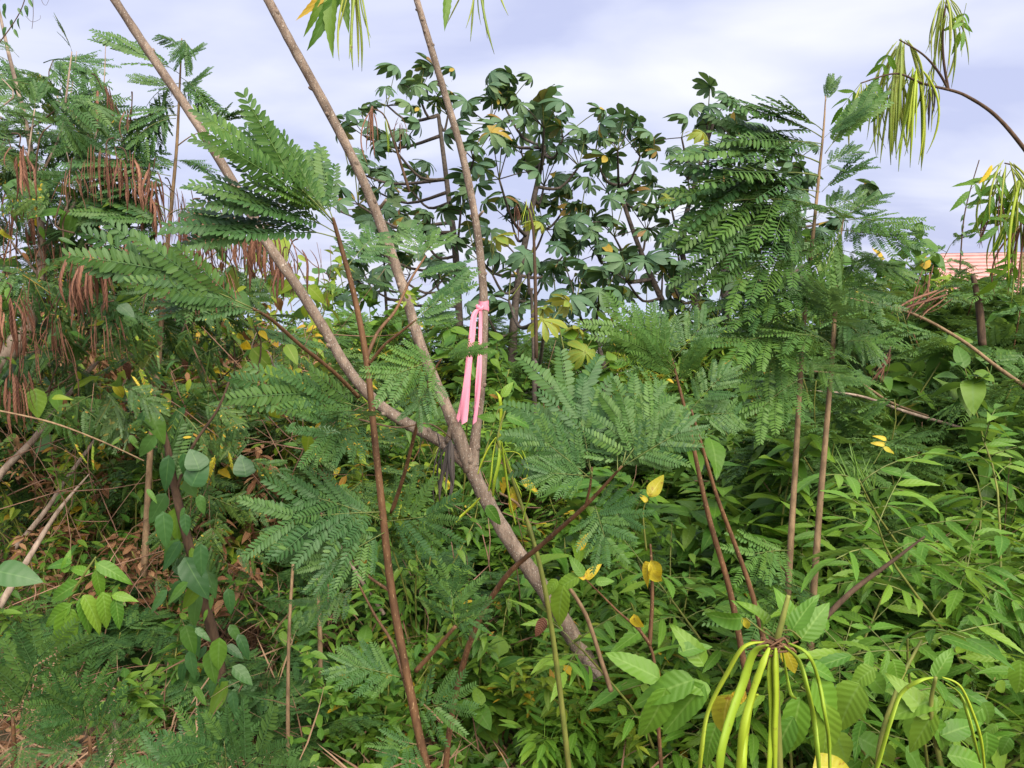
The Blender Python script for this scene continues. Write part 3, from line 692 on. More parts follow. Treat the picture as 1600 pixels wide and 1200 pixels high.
# near band, 2.3 to 4.4 m: leaves one can pick apart
for i in range(118):
    y = U(2.3, 4.4); x = U(-0.66, 0.68) * y; px = 800 + F * x / y
    if px < 500 and U(0, 1) < (0.6 if y < 3.6 else .35): continue
    if 1365 < px < 1530 and y > 2.9: continue
    det = y < 2.75 or (y < 3.1 and i % 3 == 0)
    if px > 1020: k, mt, nm, hh = random.choice((('tec', TEC, 'd', U(0.8, 1.2)), ('herb', HERB, 'a', U(0.8, 1.2)), ('leu', LEUCG, 'e', U(0.8, 1.2)), ('oval', HERB, 'o', U(.7, 1.1))))
    elif px > 480: k, mt, nm, hh = random.choice((('herb', HERB, 'a', U(0.7, 1.05)), ('herb', HERB, 'a', U(0.7, 1.05)), ('tec', TEC, 'd', U(0.6, 0.8)), ('oval', HERB, 'o', U(.5, .8)), ('herb', HERBY, 'y', U(.6, .9)), ('leu', LEUC, 'e', U(0.6, 0.9))))
    else: k, mt, nm, hh = random.choice((('herb', HERB, 'a', U(0.5, 0.95)), ('herb', HERBY, 'y', U(0.5, 0.95)), ('herb', HERB, 'a', U(0.5, 0.95)), ('serrate', HERB, 's', U(0.4, 0.7)), ('oval', HERB, 'o', U(.5, .8)), ('leu', LEUC, 'e', U(0.5, 0.8))))
    shrub('low_plant', 'low ' + WORDS[nm] + (' plant near the camera ' if y < 3.1 else ' plant on the ground ') + zone(px), k, mt, x, y, U(0.75, 1.05), h=0.6, spread=0.32, nst=5 if k == 'tec' else 6, var=6 + i % 3, detail=det, group='low plants on the near ground', hmul=hh, cat='plant')
# brushwood: thin dead twigs tangled through the scrub
random.seed(77); bw = Raw()
for i in range(520):
    y = U(2.7, 5.2); px = U(-40, 520) if i < 400 else U(560, 1640); x = gx(px, y); z = gz(x, y) + U(0.02, 1.75 if px < 560 else .7) * (0.5 + 0.5 * min(1, (y - 2.2) / 2))
    d_ = V(U(-1, 1) * .7, U(-.6, .6), U(-.4, 1.4)).normalized(); l = U(.2, .75); p = V(x, y, z)
    k_ = V(U(-.08, .08), U(-.08, .08), U(-.08, .08)); r0 = U(.0012, .0034)
    tube(bw, [p, p + d_ * l * .5 + k_, p + d_ * l], [r0, r0 * .85, r0 * .5], sides=4, k=2)
o = link('brushwood', bw.mesh('brushwood', TWIGR), Matrix.Identity(4)); o['kind'] = 'stuff'; o['label'] = 'thin dead twigs tangled all through the scrub'; o['category'] = 'brushwood'
# ------------------------------------------------------------------ the forked tree with the ribbon
random.seed(5)
ft = thing('forked_tree', 'slanting speckled trunk forking into three long bare limbs, pink ribbon on one', 'tree', P(1005, 1215, 2.6))
def limb(name, pts, rad, d=None, mat=BARK, parent=None, sides=14, knob=0.035, k=6, scars=0):
    if scars:
        pp = [P(p[0], p[1], p[2]) for p in pts]; path, ro = smooth_path(pp, rad, 8); r = Raw(); o = pp[0]
        tube(r, [q - o for q in pp], rad, sides=sides, k=k, knob=knob)
        for i in range(scars):
            j = random.randrange(2, len(path) - 2); T = (path[j + 1] - path[j]).normalized(); a = U(0, 6.28); sd_ = T.cross(V(0, -1, 0)).normalized(); n_ = (sd_ * math.cos(a) + sd_.cross(T) * math.sin(a)).normalized()
            c = path[j] - o; q = ro[j]
            tube(r, [c + n_ * q * .6 - T * q * .5, c + n_ * q * 1.05, c + n_ * q * (1.12 + U(0, .25)) + T * q * .3], [q * .5, q * .42, q * .16], sides=7, k=2)
        return link(name, r.mesh(name, mat), Matrix.Translation(o), parent)
    return tube_obj(name, [P(p[0], p[1], p[2] if len(p) > 2 else d) for p in pts], rad, mat, parent, sides=sides, knob=knob, k=k)
limb('trunk', [(1015, 1235, 2.62), (985, 1165, 2.59), (945, 1085, 2.57), (905, 1012, 2.55), (852, 925, 2.52), (800, 850, 2.5), (762, 785, 2.5), (738, 735, 2.5), (731, 700, 2.5)], [0.0327, 0.0303, 0.0291, 0.0279, 0.0267, 0.0249, 0.0238, 0.0238, 0.0178], parent=ft, scars=16, knob=.05)
limb('limb', [(738, 730, 2.5), (744, 672, 2.5), (752, 600, 2.5), (756, 520, 2.5), (755, 450, 2.49), (744, 350, 2.47), (722, 240, 2.45), (690, 130, 2.42), (663, 40, 2.4), (645, -20, 2.4), (600, -160, 2.35)], [0.0202, 0.0160, 0.0146, 0.0137, 0.0131, 0.0121, 0.0113, 0.0107, 0.0098, 0.0095, 0.0071], parent=ft, scars=16, knob=.05)['label'] = 'upright limb with the pink ribbon'
limb('limb', [(735, 735, 2.5), (716, 680, 2.48), (690, 618, 2.45), (660, 548, 2.43), (636, 470, 2.41), (613, 400, 2.4), (585, 325, 2.39), (550, 245, 2.37), (503, 155, 2.35), (457, 72, 2.32), (412, -12, 2.3), (340, -130, 2.25)], [0.0226, 0.0214, 0.0172, 0.0160, 0.0158, 0.0155, 0.0151, 0.0146, 0.0142, 0.0137, 0.0128, 0.0095], parent=ft, scars=16, knob=.05)
limb('limb', [(728, 725, 2.5), (692, 692, 2.52), (640, 664, 2.52), (590, 630, 2.5), (546, 580, 2.48), (510, 520, 2.46), (466, 450, 2.44), (415, 375, 2.42), (360, 278, 2.4), (301, 182, 2.38), (240, 92, 2.36), (178, -2, 2.34), (115, -100, 2.3)], [0.0190, 0.0196, 0.0185, 0.0178, 0.0172, 0.0166, 0.0160, 0.0155, 0.0146, 0.0140, 0.0134, 0.0125, 0.0101], parent=ft, scars=16, knob=.05)['label'] = 'lowest limb slanting to the upper left'
# stubs and twigs
for a, b, r0 in (((915, 1030), (940, 1060), .016), ((700, 690), (708, 655), .012), ((590, 330), (603, 312), .007), ((742, 345), (755, 330), .006)):
    limb('knot', [(a[0], a[1], 2.5), ((a[0] + b[0]) / 2, (a[1] + b[1]) / 2, 2.47), (b[0], b[1], 2.45)], [r0, r0 * .8, r0 * .6], parent=ft, sides=8, k=3)
# pods and leaves that hang into the top of the picture from its twigs
for (tx, ty, d) in ((555, -30, 2.0), (520, -30, 2.0), (745, -45, 2.0)):
    limb('twig', [(tx - 60 if tx < 700 else 640, -150, 2.2), (tx - 10, -85, 2.05), (tx, ty, d)], [0.009, 0.006, 0.004], parent=ft, mat=TWIG, sides=6, k=4)
for bx, by, tx, ty in ((548, -30, 545, 92), (552, -35, 560, 105), (558, -25, 566, 112), (560, -30, 578, 75), (545, -30, 530, 95), (550, -28, 527, 60), (556, -30, 551, 110), (562, -30, 580, 60), (549, -30, 505, 5)):
    pod(ft, P(bx, by, 2.0), P(tx, ty, U(1.94, 2.06)), PODT, 'long', v=random.choice((0, 1, 3)), thick=0.9)
for bx, by, tx, ty in ((742, -45, 735, 65), (746, -40, 772, 85), (748, -45, 762, 60), (750, -42, 752, 40), (744, -45, 728, 45), (740, -45, 697, 40), (770, -60, 794, 25), (745, -50, 755, 30)):
    pod(ft, P(bx, by, 2.0), P(tx, ty, U(1.94, 2.06)), PODT, 'long', v=random.choice((0, 1, 3)), thick=0.8)
for bx, by, tx, ty, s in ((520, -20, 508, 82, 1.3), (510, -15, 480, 50, 1.2), (520, -20, 465, 32, 1.2), (535, -30, 540, 45, 1.0), (530, -25, 495, 78, 1.0), (700, -25, 694, 42, 1.0)):
    B, T = P(bx, by, 2.02), P(tx, ty, 2.0)
    Mx = frame(B, T, (CAM - B) + V(U(-1, 1), 0, U(-.6, .6)), (T - B).length / 0.095)
    link('leaflet', tl_mesh(random.randrange(6), HERB), Mx @ Matrix.Diagonal((1, .75, 1, 1)), ft)
# climber moss tuft on the middle limb
for i in range(7):
    B = P(636 + U(-8, 8), 462 + U(-10, 10), 2.37); simple('herb', ft, frame(B, B + V(U(-1, 1), -.3, U(-1, .4)), (0, -1, .3), 0.5), HERBY)

# ribbon
rb = thing('pink_ribbon', 'pink plastic flagging ribbon tied round the upright limb, two tails hanging', 'ribbon', P(755, 480, 2.47))
r = Raw(); c = P(755.5, 478, 2.495)
for kk in range(3):
    pts = []
    for i in range(13):
        a = 2 * math.pi * i / 12; rr = 0.0156 + 0.0009 * kk
        pts.append((math.cos(a) * rr, math.sin(a) * rr, 0.012 - kk * 0.010 + 0.006 * math.sin(a * 1 + kk * 1.7)))
    v, f, cc = [], [], []
    for i, p in enumerate(pts):
        v += [(p[0], p[1], p[2] + 0.008), (p[0] * 1.04, p[1] * 1.04, p[2]), (p[0], p[1], p[2] - 0.008)]; cc += [(0, 0, 0)] * 3
    for i in range(12):
        for j in range(2): f.append((3 * i + j, 3 * i + j + 1, 3 * i + j + 4, 3 * i + j + 3))
    r.add(v, f, cc)
link('wrap', r.mesh('wrap', PINK), Matrix.Translation(c), rb)
r = Raw(); kp = P(749, 481, 2.462) ; tube(r, [V(-.009, 0, .008), V(-.003, -.005, .002), V(.004, -.003, -.004), V(.012, 0.002, .006)], [0.004, 0.008, 0.0075, 0.004], sides=9, k=4, knob=0.12)
link('knot', r.mesh('knot', PINK), Matrix.Translation(kp), rb)
def tail(pts, ws, d0):
    cen, wi = smooth_path([P(*p) for p in pts], ws, 7)
    v, f, cc = [], [], []; o0 = cen[0]; nC = 5
    ph = U(0, 6)
    for i, p in enumerate(cen):
        t = i / (len(cen) - 1); tw = 0.9 * math.sin(t * 5.2 + ph) * (0.5 + 0.5 * t)
        side = V(math.cos(tw), math.sin(tw), 0); nn = V(-math.sin(tw), math.cos(tw), 0)
        for j in range(nC):
            u = j / (nC - 1) - 0.5
            q = p + side * (u * wi[i]) + nn * (wi[i] * 0.22 * math.cos(u * 6.5 + t * 3) ) + V(0, 0, (0.006 * math.sin(j * 2.1) if i == len(cen) - 1 else 0))
            v.append((q - o0)[:]); cc.append((t, 0, 0))
    for i in range(len(cen) - 1):
        for j in range(nC - 1): f.append((i * nC + j, i * nC + j + 1, (i + 1) * nC + j + 1, (i + 1) * nC + j))
    r = Raw(); r.add(v, f, cc); link('tail', r.mesh('tail', PINK), Matrix.Translation(o0), rb)
tail([(750, 481, 2.455), (741, 492, 2.445), (737, 530, 2.44), (734, 565, 2.44), (729, 610, 2.44), (723, 661, 2.44)], [0.011, 0.017, 0.021, 0.022, 0.024, 0.026], 0)
tail([(748, 484, 2.46), (738, 505, 2.455), (731, 560, 2.455), (724, 610, 2.455), (716, 657, 2.455)], [0.008, 0.010, 0.012, 0.013, 0.015], 0)
tail([(751, 486, 2.45), (750, 520, 2.45), (749, 570, 2.445), (745, 620, 2.445), (740, 661, 2.445)], [0.010, 0.013, 0.017, 0.019, 0.018], 0)

# black dry pods hooked on the fork
bk = thing('dry_black_pods', 'bunch of black dry pods dangling from a thin twig at the fork of the trunk', 'dry pods', P(704, 690, 2.42))
for bx, by, tx, ty in ((703, 690, 690, 772), (705, 688, 700, 790), (706, 690, 696, 765), (702, 690, 686, 785), (707, 692, 704, 775), (704, 686, 708, 760), (701, 690, 694, 745)):
    pod(bk, P(bx, by, 2.42), P(tx, ty, U(2.38, 2.43)), PODK, 'long', thick=1.8)
for bx, by, tx, ty in ((682, 672, 684, 765), (658, 668, 652, 720), (690, 690, 680, 790)):
    pod(bk, P(bx, by, 2.4), P(tx, ty, 2.4), PODK, 'thin')
limb('twig', [(560, 655, 2.42), (620, 668, 2.41), (670, 662, 2.41), (704, 684, 2.42)], [0.003, 0.0022], mat=TWIGD, parent=bk, sides=5)

# ------------------------------------------------------------------ saplings with feathery leaves
def sapling(label, base, stems, mat=STEM, name='feathery_sapling', cat='sapling', group=None):
    s = thing(name, label, cat, base, group)
    for pts, rad in stems:
        limb('stem', pts, rad, mat=mat, parent=s, sides=9, knob=0.03, k=5)
    return s
# 1. the brown stem in front of the left half
s1 = sapling('tall brown stemmed feathery sapling in front of the slanting limb, nearest the camera', P(668, 1215, 1.5), [
    ([(690, 1330, 1.52), (668, 1210, 1.5), (642, 1085, 1.49), (613, 930, 1.48), (599, 810, 1.47), (586, 690, 1.46), (573, 565, 1.45), (553, 460, 1.43), (527, 365, 1.4), (520, 340, 1.39)], [0.0099, 0.0090, 0.0084, 0.0077, 0.0071, 0.0065, 0.0059, 0.0053, 0.0040, 0.0025]),
    ([(612, 800, 1.47), (632, 740, 1.4), (650, 670, 1.33), (668, 600, 1.27), (690, 560, 1.24)], [0.0043, 0.0034, 0.0031, 0.0025, 0.0012]),
    ([(560, 620, 1.45), (520, 580, 1.36), (470, 540, 1.28), (425, 500, 1.2), (395, 482, 1.15)], [0.0043, 0.0034, 0.0031, 0.0028, 0.0019]),
    ([(573, 560, 1.45), (590, 520, 1.47), (618, 485, 1.5), (640, 440, 1.55), (665, 400, 1.6)], [0.0037, 0.0034, 0.0031, 0.0025, 0.0019]),
    ([(576, 570, 1.45), (600, 540, 1.42), (625, 520, 1.4), (650, 500, 1.38)], [0.0031, 0.0028, 0.0025, 0.0015]),
    ([(650, 1048, 1.49), (680, 1015, 1.46), (712, 978, 1.42)], [0.0050, 0.0040, 0.0031]),
    ([(612, 925, 1.48), (575, 900, 1.5), (545, 870, 1.52)], [0.0037, 0.0025, 0.0019]),
    ([(640, 1095, 1.49), (615, 1010, 1.55), (585, 960, 1.6), (560, 912, 1.62)], [0.0037, 0.0031, 0.0028, 0.0019]),
])
for a in ((520, 345, 330, 160, 1.39, 1.25, 'swept', LEUCG, .4), (522, 350, 395, 190, 1.4, 1.35, 'swept', LEUC, .4), (524, 355, 425, 265, 1.4, 1.3, 'swept', LEUCG, .4), (523, 350, 470, 215, 1.42, 1.5, 'swept', LEUC, .4),
          (527, 365, 305, 262, 1.4, 1.3, 'swept', LEUC, .4), (528, 372, 255, 325, 1.4, 1.33, 'swept', LEUC, .4),
          (395, 482, 150, 372, 1.15, 1.02, 'swept', LEUC, .8), (405, 488, 240, 450, 1.16, 1.1, 'swept', LEUC, .5),
          (550, 455, 500, 445, 1.44, 1.4, 'spread', LEUCG, .4), (540, 420, 600, 350, 1.43, 1.55, 'spread', LEUC, .6), (545, 440, 620, 430, 1.5, 1.6, 'spread', LEUC, .5),
          (690, 560, 590, 590, 1.24, 1.12, 'spread', LEUCG, .75), (690, 560, 765, 535, 1.24, 1.2, 'swept', LEUCG, .6), (680, 575, 640, 660, 1.24, 1.18, 'spread', LEUC, .6),
          (645, 505, 735, 425, 1.38, 1.42, 'swept', LEUC, .6), (640, 510, 712, 478, 1.38, 1.4, 'swept', LEUC, .6), (640, 440, 735, 400, 1.55, 1.6, 'swept', LEUC, .5), (655, 410, 640, 340, 1.6, 1.66, 'spread', LEUC, .3), (660, 400, 700, 350, 1.6, 1.7, 'swept', LEUC, .4),
          (573, 640, 400, 590, 1.46, 1.28, 'swept', LEUC, .8), (580, 660, 470, 690, 1.46, 1.3, 'spread', LEUC, .7), (575, 655, 520, 625, 1.46, 1.3, 'spread', LEUC, .7),
          (600, 800, 385, 815, 1.47, 1.3, 'spread', LEUC, .85), (602, 815, 440, 760, 1.47, 1.35, 'spread', LEUC, .8), (604, 830, 480, 900, 1.47, 1.34, 'spread', LEUC, .8), (602, 815, 720, 800, 1.47, 1.4, 'fan', LEUC, .8),
          (712, 978, 700, 880, 1.42, 1.38, 'fan', LEUC, .8), (712, 978, 765, 945, 1.42, 1.4, 'fan', LEUC, .6), (545, 870, 430, 850, 1.52, 1.45, 'spread', LEUC, .7), (560, 912, 460, 960, 1.6, 1.5, 'spread', LEUC, .7),
          (630, 1060, 520, 1030, 1.5, 1.42, 'spread', LEUC, .6), (645, 1110, 740, 1090, 1.5, 1.45, 'fan', LEUC, .8), (655, 1160, 590, 1190, 1.5, 1.4, 'fan', LEUC, .8)):
    fr(s1, a[0], a[1], a[2], a[3], a[4], a[5], kind=a[6], mat=a[7], m=a[8], roll=0.25)
# 2. fan of fronds right of the ribbon
s2 = sapling('leaning sapling right of the ribbon with wide fans of blue green leaflets', P(700, 990, 1.75), [
    ([(690, 1360, 2.05), (700, 1160, 1.95), (732, 1010, 1.82), (785, 908, 1.7), (850, 848, 1.6), (915, 790, 1.5), (972, 728, 1.42)], [0.0084, 0.0078, 0.0070, 0.0060, 0.0050, 0.0040, 0.0020]),
    ([(915, 790, 1.5), (922, 760, 1.47), (925, 730, 1.45)], [0.0030, 0.0024, 0.0018])])
for a in ((925, 745, 895, 590, 1.45, 1.52, 'fan', LEUC, .85), (925, 740, 860, 560, 1.45, 1.62, 'fan', LEUC, .85), (972, 728, 1010, 590, 1.42, 1.5, 'fan', LEUCG, .85), (970, 730, 1060, 600, 1.42, 1.45, 'spread', LEUCG, .85), (965, 735, 960, 640, 1.42, 1.55, 'fan', LEUC, .85),
          (925, 750, 815, 660, 1.46, 1.4, 'spread', LEUC, .8), (975, 728, 1100, 650, 1.42, 1.4, 'spread', LEUC, .8), (930, 790, 960, 885, 1.48, 1.4, 'fan', LEUC, .9), (920, 790, 1010, 820, 1.5, 1.42, 'fan', LEUC, .85), (925, 745, 830, 735, 1.46, 1.38, 'spread', LEUC, .8)):
    fr(s2, a[0], a[1], a[2], a[3], a[4], a[5], kind=a[6], mat=a[7], m=a[8], roll=0.15)
# 3. two brown stems
s3 = sapling('sapling with two thin dark brown stems crossing behind the fan fronds', P(1190, 960, 2.0), [
    ([(1215, 1100, 2.0), (1180, 945, 2.0), (1148, 850, 1.98), (1120, 775, 1.95), (1098, 700, 1.92), (1080, 640, 1.9)], [0.0081, 0.0069, 0.0057, 0.0047, 0.0037, 0.0027]),
    ([(1170, 1080, 1.96), (1142, 930, 1.95), (1112, 825, 1.92), (1092, 740, 1.9), (1078, 670, 1.88), (1060, 600, 1.86), (1050, 560, 1.85)], [0.0085, 0.0076, 0.0065, 0.0055, 0.0045, 0.0035, 0.0019])])
for a in ((1055, 575, 940, 480, 1.85, 1.75, 'spread', LEUCG, .7), (1052, 565, 1010, 465, 1.85, 1.85, 'spread', LEUC, .7), (1050, 565, 1120, 480, 1.85, 1.85, 'spread', LEUC, .7), (1060, 590, 985, 520, 1.86, 1.75, 'swept', LEUCG, .8),
          (1080, 640, 1150, 560, 1.9, 1.9, 'spread', LEUC, .7), (1075, 660, 985, 600, 1.88, 1.75, 'spread', LEUC, .7), (1085, 650, 1180, 640, 1.9, 1.95, 'spread', LEUC, .7), (1060, 600, 1100, 530, 1.86, 1.8, 'swept', LEUCG, .8)):
    fr(s3, a[0], a[1], a[2], a[3], a[4], a[5], kind=a[6], mat=a[7], m=a[8], roll=0.25)
# 4. tall pair of stems on the right
s4 = sapling('tall feathery sapling with two straight pale brown stems rising above the lobed-leaf trees', P(1268, 1000, 2.3), [
    ([(1262, 1090, 2.3), (1271, 930, 2.3), (1281, 790, 2.3), (1292, 660, 2.3), (1300, 560, 2.3), (1306, 470, 2.3), (1310, 400, 2.3), (1318, 340, 2.3)], [0.0117, 0.0103, 0.0093, 0.0080, 0.0068, 0.0055, 0.0037, 0.0019]),
    ([(1225, 1060, 2.32), (1233, 890, 2.32), (1242, 740, 2.32), (1250, 600, 2.32), (1258, 480, 2.31), (1270, 370, 2.3), (1280, 270, 2.3), (1287, 200, 2.3), (1290, 150, 2.3)], [0.0113, 0.0100, 0.0086, 0.0075, 0.0064, 0.0054, 0.0042, 0.0031, 0.0015])], mat=STEMP)
for a in ((1287, 205, 1185, 140, 2.3, 2.2, 'swept', .5), (1285, 230, 1100, 195, 2.3, 2.2, 'swept', .55), (1286, 225, 1165, 225, 2.3, 2.2, 'spread', .5), (1288, 215, 1352, 165, 2.3, 2.25, 'swept', .5), (1284, 265, 1352, 225, 2.3, 2.25, 'spread', .5), (1281, 300, 1130, 290, 2.3, 2.2, 'spread', .5), (1285, 215, 1140, 150, 2.3, 2.2, 'swept', .3), (1283, 255, 1080, 200, 2.3, 2.15, 'swept', .4), (1280, 275, 1050, 265, 2.3, 2.1, 'swept', .4), (1276, 320, 1055, 300, 2.3, 2.1, 'spread', .45), (1272, 360, 1090, 340, 2.3, 2.1, 'spread', .45), (1268, 390, 1120, 420, 2.3, 2.1, 'spread', .45),
          (1289, 240, 1378, 128, 2.3, 2.3, 'swept', .45), (1284, 300, 1358, 235, 2.3, 2.25, 'swept', .4), (1280, 330, 1365, 300, 2.3, 2.3, 'spread', .45), (1318, 345, 1440, 340, 2.3, 2.1, 'spread', .45), (1316, 360, 1450, 385, 2.3, 2.1, 'spread', .45), (1312, 390, 1420, 430, 2.3, 2.2, 'spread', .45), (1318, 340, 1390, 290, 2.3, 2.25, 'spread', .45),
          (1265, 430, 1150, 470, 2.3, 2.15, 'spread', .45), (1308, 440, 1400, 480, 2.3, 2.15, 'spread', .45), (1260, 470, 1160, 530, 2.3, 2.2, 'spread', .45), (1304, 490, 1390, 560, 2.3, 2.2, 'spread', .45), (1258, 500, 1180, 590, 2.3, 2.15, 'spread', .45), (1290, 160, 1305, 112, 2.3, 2.3, 'swept', .4), (1300, 540, 1230, 500, 2.3, 2.1, 'spread', .45), (1255, 560, 1330, 600, 2.3, 2.2, 'spread', .45), (1302, 520, 1290, 430, 2.3, 2.1, 'spread', .45), (1316, 350, 1270, 290, 2.3, 2.1, 'spread', .45), (1316, 350, 1290, 420, 2.3, 2.1, 'hang', .7),
          (1276, 310, 1130, 250, 2.3, 2.2, 'swept', .4), (1270, 350, 1150, 300, 2.3, 2.2, 'spread', .5), (1266, 400, 1060, 380, 2.3, 2.15, 'spread', .45), (1264, 420, 1200, 330, 2.3, 2.2, 'spread', .5), (1262, 440, 1120, 480, 2.3, 2.15, 'spread', .5), (1312, 385, 1370, 330, 2.3, 2.25, 'spread', .5), (1310, 410, 1440, 425, 2.3, 2.2, 'spread', .5), (1306, 450, 1370, 400, 2.3, 2.2, 'spread', .5), (1304, 470, 1230, 440, 2.3, 2.15, 'spread', .6), (1258, 520, 1110, 540, 2.3, 2.1, 'spread', .6), (1302, 540, 1380, 520, 2.3, 2.1, 'spread', .6), (1256, 590, 1170, 640, 2.3, 2.1, 'spread', .6), (1270, 930, 1190, 900, 2.3, 2.1, 'spread', .45), (1235, 860, 1150, 870, 2.3, 2.1, 'spread', .45), (1268, 960, 1160, 950, 2.3, 2.0, 'spread', .8)):
    fr(s4, a[0], a[1], a[2], a[3], a[4], a[5], kind=a[6], mat=random.choice((LEUC, LEUC, LEUCG)), m=a[7], roll=0.25)
for i in range(5): pod(s4, P(1210 + U(-25, 15), 425, 2.3), P(1205 + U(-35, 20), 455 + U(0, 10), 2.3), PODG, 'thin', thick=1.4)
# 5. sapling behind the slanting limb, upper left
s5 = sapling('slim sapling with drooping dark fronds standing against the sky behind the leftmost limb', P(245, 700, 2.9), [
    ([(225, 900, 2.9), (235, 700, 2.9), (248, 560, 2.9), (256, 440, 2.88), (268, 320, 2.85), (276, 230, 2.83), (280, 150, 2.8), (284, 60, 2.8)], [0.0124, 0.0112, 0.0099, 0.0087, 0.0068, 0.0056, 0.0043, 0.0019]),
    ([(277, 228, 2.83), (298, 213, 2.8), (318, 205, 2.78)], [0.0025, 0.0019, 0.0012])], mat=STEMP)
for a in ((283, 75, 248, 45, 'hang', .4), (284, 65, 300, 55, 'hang', .3), (282, 95, 318, 68, 'swept', .4), (280, 115, 155, 48, 'swept', .3), (279, 130, 190, 160, 'hang', .4), (280, 150, 325, 105, 'swept', .4), (281, 130, 335, 160, 'hang', .4), (276, 180, 150, 195, 'hang', .4), (275, 185, 185, 200, 'hang', .3), (318, 205, 385, 160, 'swept', .3), (268, 310, 140, 240, 'hang', .5), (266, 330, 70, 240, 'hang', .5), (270, 300, 190, 225, 'hang', .5), (262, 370, 130, 330, 'hang', .5), (262, 380, 190, 420, 'hang', .6), (262, 380, 320, 440, 'hang', .6), (258, 420, 160, 400, 'hang', .6), (266, 335, 340, 300, 'hang', .6), (256, 440, 190, 480, 'hang', .6)):
    fr(s5, a[0], a[1], a[2], a[3], 2.82, 2.82 + U(-.25, .1), kind=a[4], mat=LEUC, m=a[5], roll=0.3)

for a in ((278, 165, 165, 205), (276, 178, 195, 212), (268, 262, 90, 240), (267, 275, 120, 262), (266, 290, 150, 290), (270, 250, 340, 262), (279, 140, 205, 118), (264, 350, 110, 315), (281, 120, 350, 175), (262, 365, 150, 360)):
    fr(s5, *a, 2.82, 2.75, kind='swept', mat=LEUC, m=.35, roll=.25)
# ------------------------------------------------------------------ big tangled tree on the left
lt = thing('tangled_tree', 'big tangled feathery tree with pale limbs and brown pods filling the upper left corner', 'tree', P(-90, 900, 3.3))
limb('trunk', [(-140, 980, 3.3), (-90, 780, 3.2), (-30, 610, 3.0), (22, 540, 2.95), (50, 500, 2.95), (64, 430, 2.98), (64, 350, 3.0), (55, 280, 3.05), (40, 190, 3.1), (15, 90, 3.15), (-5, 0, 3.2)], [0.05, 0.045, 0.040, 0.036, 0.018, 0.0145, 0.013, 0.011, 0.009, 0.007, 0.004], mat=TWIG, parent=lt)
for pts, r0, r1 in (([(-30, 800, 3.2), (0, 742, 3.2), (50, 690, 3.2), (88, 640, 3.25), (130, 590, 3.3), (190, 520, 3.4), (240, 440, 3.5)], .026, .010), ([(20, 860, 3.3), (70, 800, 3.3), (110, 740, 3.35), (170, 660, 3.45), (250, 560, 3.6), (300, 470, 3.7)], .018, .008),
                    ([(64, 400, 3.0), (110, 330, 3.1), (140, 250, 3.2), (160, 160, 3.25), (165, 70, 3.3)], .012, .004), ([(55, 290, 3.05), (90, 220, 3.1), (110, 150, 3.2), (120, 80, 3.2)], .009, .003),
                    ([(140, 545, 3.4), (190, 490, 3.4), (230, 440, 3.4), (235, 380, 3.4)], .008, .005), ([(200, 560, 3.6), (260, 520, 3.6), (340, 470, 3.6), (420, 430, 3.7)], .014, .006), ([(150, 540, 3.2), (120, 480, 3.2), (95, 420, 3.2)], .006, .003),
                    ([(150, 545, 3.0), (165, 480, 3.0), (130, 420, 3.0)], .005, .003), ([(60, 430, 3.0), (20, 380, 3.0), (-20, 330, 3.0)], .008, .005), ([(240, 440, 3.5), (330, 400, 3.5), (400, 330, 3.5)], .009, .004)):
    limb('branch', pts, [.68 * (r0 + (r1 * .5 - r0) * i / (len(pts) - 1)) for i in range(len(pts))], mat=TWIG, parent=lt, sides=8)
for i in range(190):
    q = U(0, 1)
    if q < 0.74: bx, by = U(-40, 185), U(80, 430)
    elif q < 0.88: bx, by = U(-30, 260), U(380, 560)
    else: bx, by = U(180, 420), U(400, 560)
    if by < 190 and bx > 120: by += 90
    d = U(2.7, 3.7); a = U(-2.6, 0.2) if by < 250 else U(-3.4, 0.4); ln = U(85, 125)
    tx, ty = bx + math.cos(a) * ln, by + math.sin(a) * ln * 0.55 + U(0, 45)
    if tx > 200 and ty < 230: continue
    fr(lt, bx, by, tx, ty, d, d + U(-.2, .2), kind=random.choice(('hang', 'hang', 'spread', 'swept')), mat=random.choice((LEUC, LEUCD, LEUC)), m=U(.2, .6), roll=.35, detail=i % 3 == 0)
    if U(0, 1) < 0.4:
        limb('twig', [(bx, by, d), (bx + U(-25, 25), by + U(10, 40), d), (bx + U(-50, 40), by + U(50, 110), d + U(-.1, .1))], [0.002, 0.003, 0.004], mat=TWIGD if i % 3 else TWIG, parent=lt, sides=5, k=3)
for i in range(42):
    bx, by = U(-20, 400), U(400, 660); d = U(2.5, 3.2); a = U(.2, 2.9); ln = U(70, 120)
    if 300 < bx and by < 470: continue
    fr(lt, bx, by, bx + math.cos(a) * ln, by + math.sin(a) * ln * .6 + 10, d, d + U(-.2, .2), kind='hang', mat=random.choice((LEUCD, LEUCD, LEUCG)), m=U(.3, .7), roll=.35, detail=i % 2 == 0)
